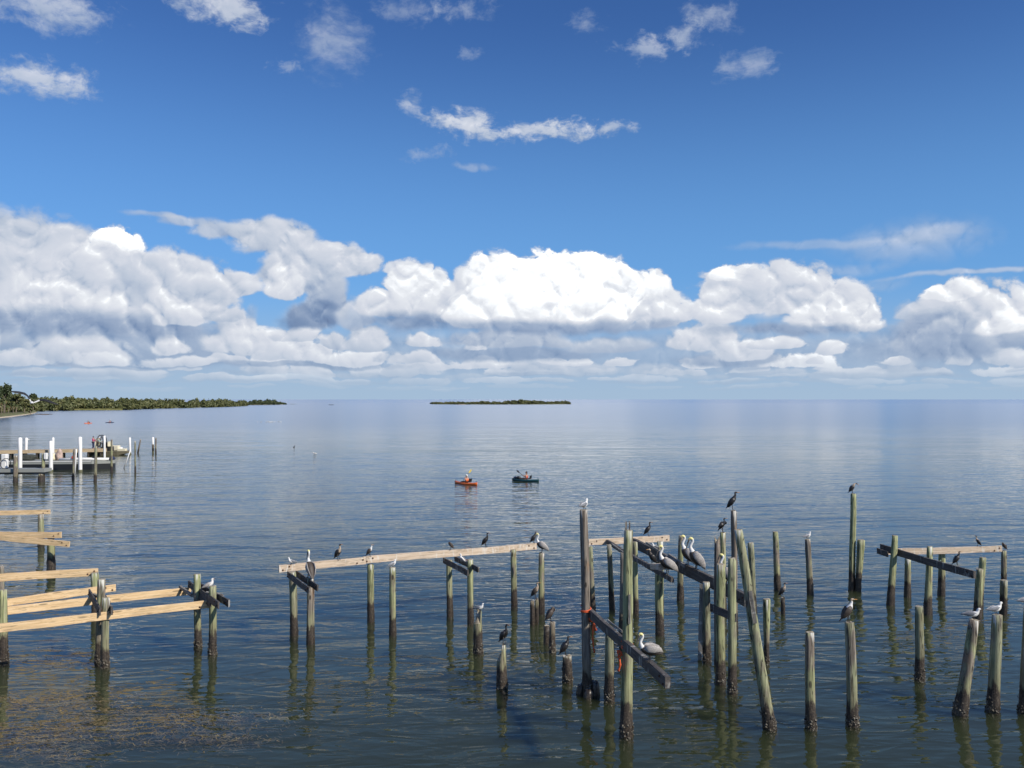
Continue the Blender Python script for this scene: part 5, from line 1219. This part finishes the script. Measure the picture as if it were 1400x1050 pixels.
def land(name, front, depth, h, m, beach=None):
    """strip of low land: front = waterline pixels; runs 'depth' metres back, rising to h"""
    P_ = [at_z(x, y, 0) for x, y in front]; rows = [(-6, -.5), (0, .02), (4, h * .35), (14, h * .8), (depth * .5, h), (depth, h * .6), (depth + 8, -.5)]
    rr = random.Random(len(front)); v = []; n = len(P_)
    for (dy, z) in rows:
        for i, p in enumerate(P_):
            u = Vector((p.x, p.y, 0)).normalized(); q = p + u * (dy + rr.uniform(-1, 1)); e = 0.15 if i in (0, n - 1) else 1
            v.append((q.x, q.y, z if z < 0 else z * e * rr.uniform(.8, 1.15)))
    f = [(j * n + i, j * n + i + 1, (j + 1) * n + i + 1, (j + 1) * n + i) for j in range(len(rows) - 1) for i in range(n - 1)]
    mi = None
    mats = [m] if beach is None else [m, beach]
    if beach is not None: mi = [1 if j < 2 else 0 for j in range(len(rows) - 1) for i in range(n - 1)]
    return link(name, mesh_from(name, v, f, mi, smooth=True), mats, kind='structure')
land('shore', [(-260, 600), (-120, 583), (-40, 575), (0, 571.5), (16, 570), (30, 568), (40, 566.5), (47, 565.2), (50, 563.6)], 120, 1.2, M_SOIL, M_SAND)
land('wooded_shore', [(30, 563.5), (52, 562.3), (75, 561.3), (98, 561.0), (130, 560.8), (165, 560.6), (185, 559.4), (215, 558.6), (250, 557.8), (285, 556.9), (310, 556.2), (326, 555.6), (337, 555.1)], 260, .8, M_SOIL)
land('shore_point', [(330, 554.0), (345, 553.8), (360, 553.6), (375, 553.4), (386, 553.2), (393, 553.0)], 60, .7, M_SOIL, M_SAND)
land('island', [(591, 552.6), (600, 552.9), (625, 553.0), (645, 553.0), (680, 553.0), (720, 553.0), (750, 553.0), (770, 552.8), (780, 552.5)], 170, 1.0, M_SOIL)
land('island_beach', [(622, 553.15), (627, 553.25), (634, 553.25), (640, 553.12)], 5, .9, M_SAND)
land('oyster_bar', [(48, 566.6), (55, 567), (64, 567.1), (72, 566.6)], 6, .35, plain('oyster_shell', (.22, .16, .11), .9, .3, 1.0))
land('sand_spit', [(394, 552.6), (400, 552.7), (406, 552.5)], 8, .5, M_SOIL)
# mangrove wood: crowns laid over the strip behind the waterline; tops follow the photographed skyline
def interp(tab, x):
    for (a, ya), (b_, yb) in zip(tab, tab[1:]):
        if a <= x <= b_: return ya + (yb - ya) * (x - a) / (b_ - a)
    return tab[0][1] if x < tab[0][0] else tab[-1][1]
def wood(name, front, sky, n, dmax, leaf, m, label, per=420, low=.45, seed=3, skip=None, r0=2.6):
    r = random.Random(seed); cr = []; x0, x1 = front[0][0], front[-1][0]
    for k in range(n):
        x = r.uniform(x0, x1); back = (r.random() ** 1.3) * dmax
        if skip and skip[0] < x < skip[1] and back < skip[2]: back = skip[2] + r.uniform(0, 10)
        p = at_z(x, interp(front, x), 0); u = Vector((p.x, p.y, 0)).normalized(); p = p + u * (back + 2)
        htop = CAM_H + (546 - interp(sky, x)) * p.y / FPX
        hgt = max(2.0, htop * .90 * (low + (1 - low) * min(1, back / (dmax * .5))) * r.uniform(.80, 1.02))
        rad = r.uniform(.8, 1.5) * r0
        cr.append((p.x, p.y, hgt * .52, rad, rad, hgt * .52, per))
        if back < 8: cr.append((p.x + r.uniform(-2, 2), p.y - 1, hgt * .22, rad, rad * .8, hgt * .26, per // 3))
    return link(name, leaf_cloud(cr, leaf), m, kind='stuff', label=label, cat='trees')
wood('mangrove_wood', [(44, 563), (75, 561.6), (98, 561.3), (165, 560.8), (215, 558.7), (250, 557.9), (310, 556.3), (337, 555.2)],
     [(44, 541.5), (60, 541.8), (80, 542), (88, 540.5), (98, 540.6), (104, 542.2), (130, 542.6), (165, 543.6), (200, 543.2), (225, 544), (270, 544.2), (300, 544.8), (337, 546.4)], 300, 150, .62, M_MANG, 'dense green mangrove wood along the left shore', skip=(98, 168, 18))
wood('shore_point_scrub', [(334, 554.0), (345, 553.8), (375, 553.4), (389, 553.1)], [(334, 547.2), (345, 545.8), (362, 545.6), (376, 546.6), (384, 549.2), (390, 551.5)], 60, 45, .75, M_DTREE, 'dark scrub on the thin point past the mangrove wood', per=300, seed=5)
wood('island_scrub', [(592, 552.7), (625, 553.0), (680, 553.0), (720, 553.0), (778, 552.6)], [(592, 549.6), (600, 549.2), (625, 549.0), (645, 549.4), (662, 547.4), (672, 548.3), (690, 548.0), (705, 546.4), (720, 545.6), (733, 546.2), (742, 547.8), (758, 548.2), (764, 547.0), (776, 547.6), (779, 549.5)], 150, 90, .85, M_MANG, 'low green scrub covering the small island', per=330, low=.6, seed=6, r0=3.0)
wood('shore_wood', [(-60, 572.5), (-30, 570.5), (0, 567.5), (20, 565.6), (38, 564.2), (47, 563.2)], [(-60, 529), (-20, 530), (0, 531), (12, 532), (20, 536), (30, 540), (40, 545), (47, 552)], 60, 40, .42, M_MANG, 'dense green thicket behind the palms of the sandy shore', per=520, low=.62, seed=8, r0=2.2)
# strip of pale marsh grass in front of the mangroves
gv = []; gf = []; rg = random.Random(9)
for k in range(5200):
    x = rg.uniform(99, 167); p = at_z(x, 560.9, 0); u = Vector((p.x, p.y, 0)).normalized(); p = p + u * rg.uniform(0, 17); hgt = rg.uniform(.5, 1.3); w = rg.uniform(.10, .22); i0 = len(gv); l_ = rg.uniform(-.25, .25)
    gv += [(p.x - w, p.y, 0), (p.x + w, p.y + .05, 0), (p.x + w * .2 + l_, p.y, hgt)]; gf.append((i0, i0 + 1, i0 + 2))
link('marsh_grass', mesh_from('grass', gv, gf), M_GRASS, kind='stuff', label='pale strip of marsh grass at the foot of the mangroves', cat='grass')
# trees on the near sandy shore: palms and a few broad crowns, each its own
def frond_crown(seed, L, n=26, hang=.5):
    r = random.Random(seed); v = []; f = []
    for k in range(n):
        a = r.uniform(0, 6.28); el_ = r.uniform(-.55, 1.0); d = Vector((math.cos(a) * math.cos(el_), math.sin(a) * math.cos(el_), math.sin(el_))); sd_ = Vector((-math.sin(a), math.cos(a), 0)); Lk = L * r.uniform(.75, 1.1)
        ring = []
        for j in range(5):
            t_ = j / 4; p = d * (Lk * t_) + Vector((0, 0, -hang * Lk * t_ * t_)); w = Lk * .17 * math.sin(math.pi * min(.97, .12 + .88 * t_)) + .02
            ring.append((p, w))
        for s in (-1, 1):                                # two leaf halves folded along the rib, cut into fingers
            for j in range(4):
                (p, w), (q, w2) = ring[j], ring[j + 1]; i0 = len(v); dz = Vector((0, 0, -.35))
                for (fa, fb_) in ((0, .42), (.5, .92)):
                    a0, a1 = p.lerp(q, fa), p.lerp(q, fb_); ww = w + (w2 - w) * fb_; i0 = len(v)
                    v += [a0, a1, a1 + (sd_ * s + dz + d * .5) * ww, a0 + (sd_ * s + dz + d * .4) * ww * .9]; f.append((i0, i0 + 1, i0 + 2, i0 + 3))
    return mesh_from('fronds', v, f)
def palm(px, py, ytop, label, seed, lean=0.0, L=2.3):
    p = at_z(px, py, .6); r = random.Random(seed); H_ = CAM_H + (546 - ytop) * p.y / FPX - .6 - L * .6
    o = empty('palm_tree', p, label, 'palm tree', 'palms on the sandy shore', rz=r.uniform(0, 6))
    top = Vector((lean, 0, H_)); pts = [Vector((lean * (q ** 2), 0, H_ * q)) for q in (0, .2, .4, .6, .8, 1.0)]; pts[0] = Vector((0, 0, -.6))
    link('trunk', tube(pts, [.24, .20, .18, .18, .17, .17], 9), M_BARK, parent=o)
    link('crown', frond_crown(seed, L), M_PALM, parent=o, loc=top)
    link('dead_fronds', frond_crown(seed + 40, L * .62, 14, 1.3), plain('dead_frond', (.22, .15, .08), .9, .3, 2.0), parent=o, loc=top + Vector((0, 0, -.35)))
    return o
def broad(px, py, ytop, w_px, label, seed, m, group='broad-crowned trees on the sandy shore', low=.35):
    p = at_z(px, py, .6); r = random.Random(seed); H_ = CAM_H + (546 - ytop) * p.y / FPX - .6; W_ = w_px * p.y / FPX / 2
    o = empty('tree', p, label, 'tree', group)
    pts = [Vector((0, 0, -.6)), Vector((.15, 0, H_ * .2)), Vector((-.1, .1, H_ * .45)), Vector((.2, 0, H_ * .7))]
    tr = link('trunk', tube(pts, [.34, .27, .2, .1], 9), M_BARK, parent=o); cr = []
    for k in range(7):
        a = r.uniform(0, 6.28); z = H_ * r.uniform(low + .1, .88); rr_ = W_ * r.uniform(.3, .85); q = Vector((math.cos(a) * rr_, math.sin(a) * rr_, z)); s_ = pts[2] if z > H_ * .55 else pts[1]
        link('limb', tube([s_, (s_ + q) / 2 + Vector((0, 0, -.2)), q], [.13, .09, .04], 6), M_BARK, parent=tr)
        cr.append((q.x, q.y, q.z, W_ * r.uniform(.35, .6), W_ * r.uniform(.35, .6), H_ * r.uniform(.10, .17), 420))
    cr.append((0, 0, H_ * .84, W_ * .5, W_ * .5, H_ * .15, 500))
    link('crown', leaf_cloud(cr, .34), m, parent=o)
    return o
broad(5, 566.5, 524.5, 22, 'tallest dark tree above the palms on the sandy shore', 71, M_DTREE, low=.5)
broad(-14, 569, 527, 26, 'dark tree at the edge of the sandy shore wood', 72, M_DTREE)
broad(22, 564.8, 538, 22, 'mid-height green tree behind the palms, beside the tallest dark one', 73, M_MANG)
broad(33, 565.2, 545, 17, 'rounded green tree over the tip of the sand', 74, M_MANG)
broad(41, 564.6, 551, 15, 'lowest bushy tree at the water on the tip of the sand', 75, M_MANG, low=.1)
broad(45, 562.6, 538.3, 8, 'small thin-crowned tree rising above the mangroves behind the tip', 76, M_DTREE, low=.6)
palm(2, 567.6, 545, 'palm at the left of the sandy shore with thin trunk', 81, .2)
palm(6.5, 566.9, 542, 'palm with the palest straight trunk on the sandy shore', 82, .1, 2.6)
palm(11.5, 566.4, 550, 'short palm with shaggy dead fronds between pale-trunked palms', 83, -.1)
palm(18, 566.0, 549, 'short palm beside another of its height, trunk in the sun', 84, .3)
palm(21.8, 565.8, 549.5, 'short palm nearest the tip of the sand', 85, -.2)
# ------------------------------------------------------------------ loose seagrass floating and lying just under the surface, bottom left
M_WEED, t, b = mat('seagrass_wrack'); b.inputs['Roughness'].default_value = 0.5
t.put(b.inputs['Base Color'], t.ramp(t.noise(t.node('ShaderNodeNewGeometry').outputs['Position'], 2.2, 3.0, 0.6), [(0.32, (0.035, 0.030, 0.012)), (0.5, (0.16, 0.120, 0.045)), (0.68, (0.27, 0.215, 0.095))]))
rw = np.random.default_rng(4)
def drift(px0, px1, py0, py1, n, k):
    """blades thrown down in long drifting rafts between two rows of pixels on the water"""
    out = []
    rafts = [(rw.uniform(px0, px1), rw.uniform(py0, py1), rw.uniform(35, 90), rw.uniform(5, 14)) for _ in range(k)]
    for _ in range(n):
        cx, cy, sx, sy = rafts[rw.integers(0, k)]
        x, y = rw.normal(cx, sx * .6), rw.normal(cy, sy * .6)
        if y > 1062 or y < 850: continue
        out.append(at_z(x, y, 0))
    return out
pts = drift(-20, 330, 940, 1015, 5600, 30) + drift(-20, 130, 985, 1040, 2200, 8) + drift(30, 130, 880, 905, 700, 4)
v = []; f = []
for p in pts:
    a = rw.normal(0.15, 0.7); L = rw.uniform(.04, .13); w = rw.uniform(.006, .016); z = rw.uniform(-.20, .010); u = Vector((math.cos(a), math.sin(a), 0)); n_ = Vector((-u.y, u.x, 0)); i0 = len(v); c = rw.normal(0, .3) * L
    A, M_, B_ = p - u * L, p + n_ * c, p + u * L
    v += [A + n_ * w + V3(0, 0, z - .01), A - n_ * w + V3(0, 0, z - .01), M_ - n_ * w + V3(0, 0, z + .012), M_ + n_ * w + V3(0, 0, z + .012), B_ - n_ * w * .5 + V3(0, 0, z - .008), B_ + n_ * w * .5 + V3(0, 0, z - .008)]
    f += [(i0, i0 + 1, i0 + 2, i0 + 3), (i0 + 3, i0 + 2, i0 + 4, i0 + 5)]
link('seagrass_wrack', mesh_from('wrack', v, f), M_WEED, kind='stuff', label='brown and olive seagrass wrack drifting on the shallows in front of the new beams', cat='seagrass')
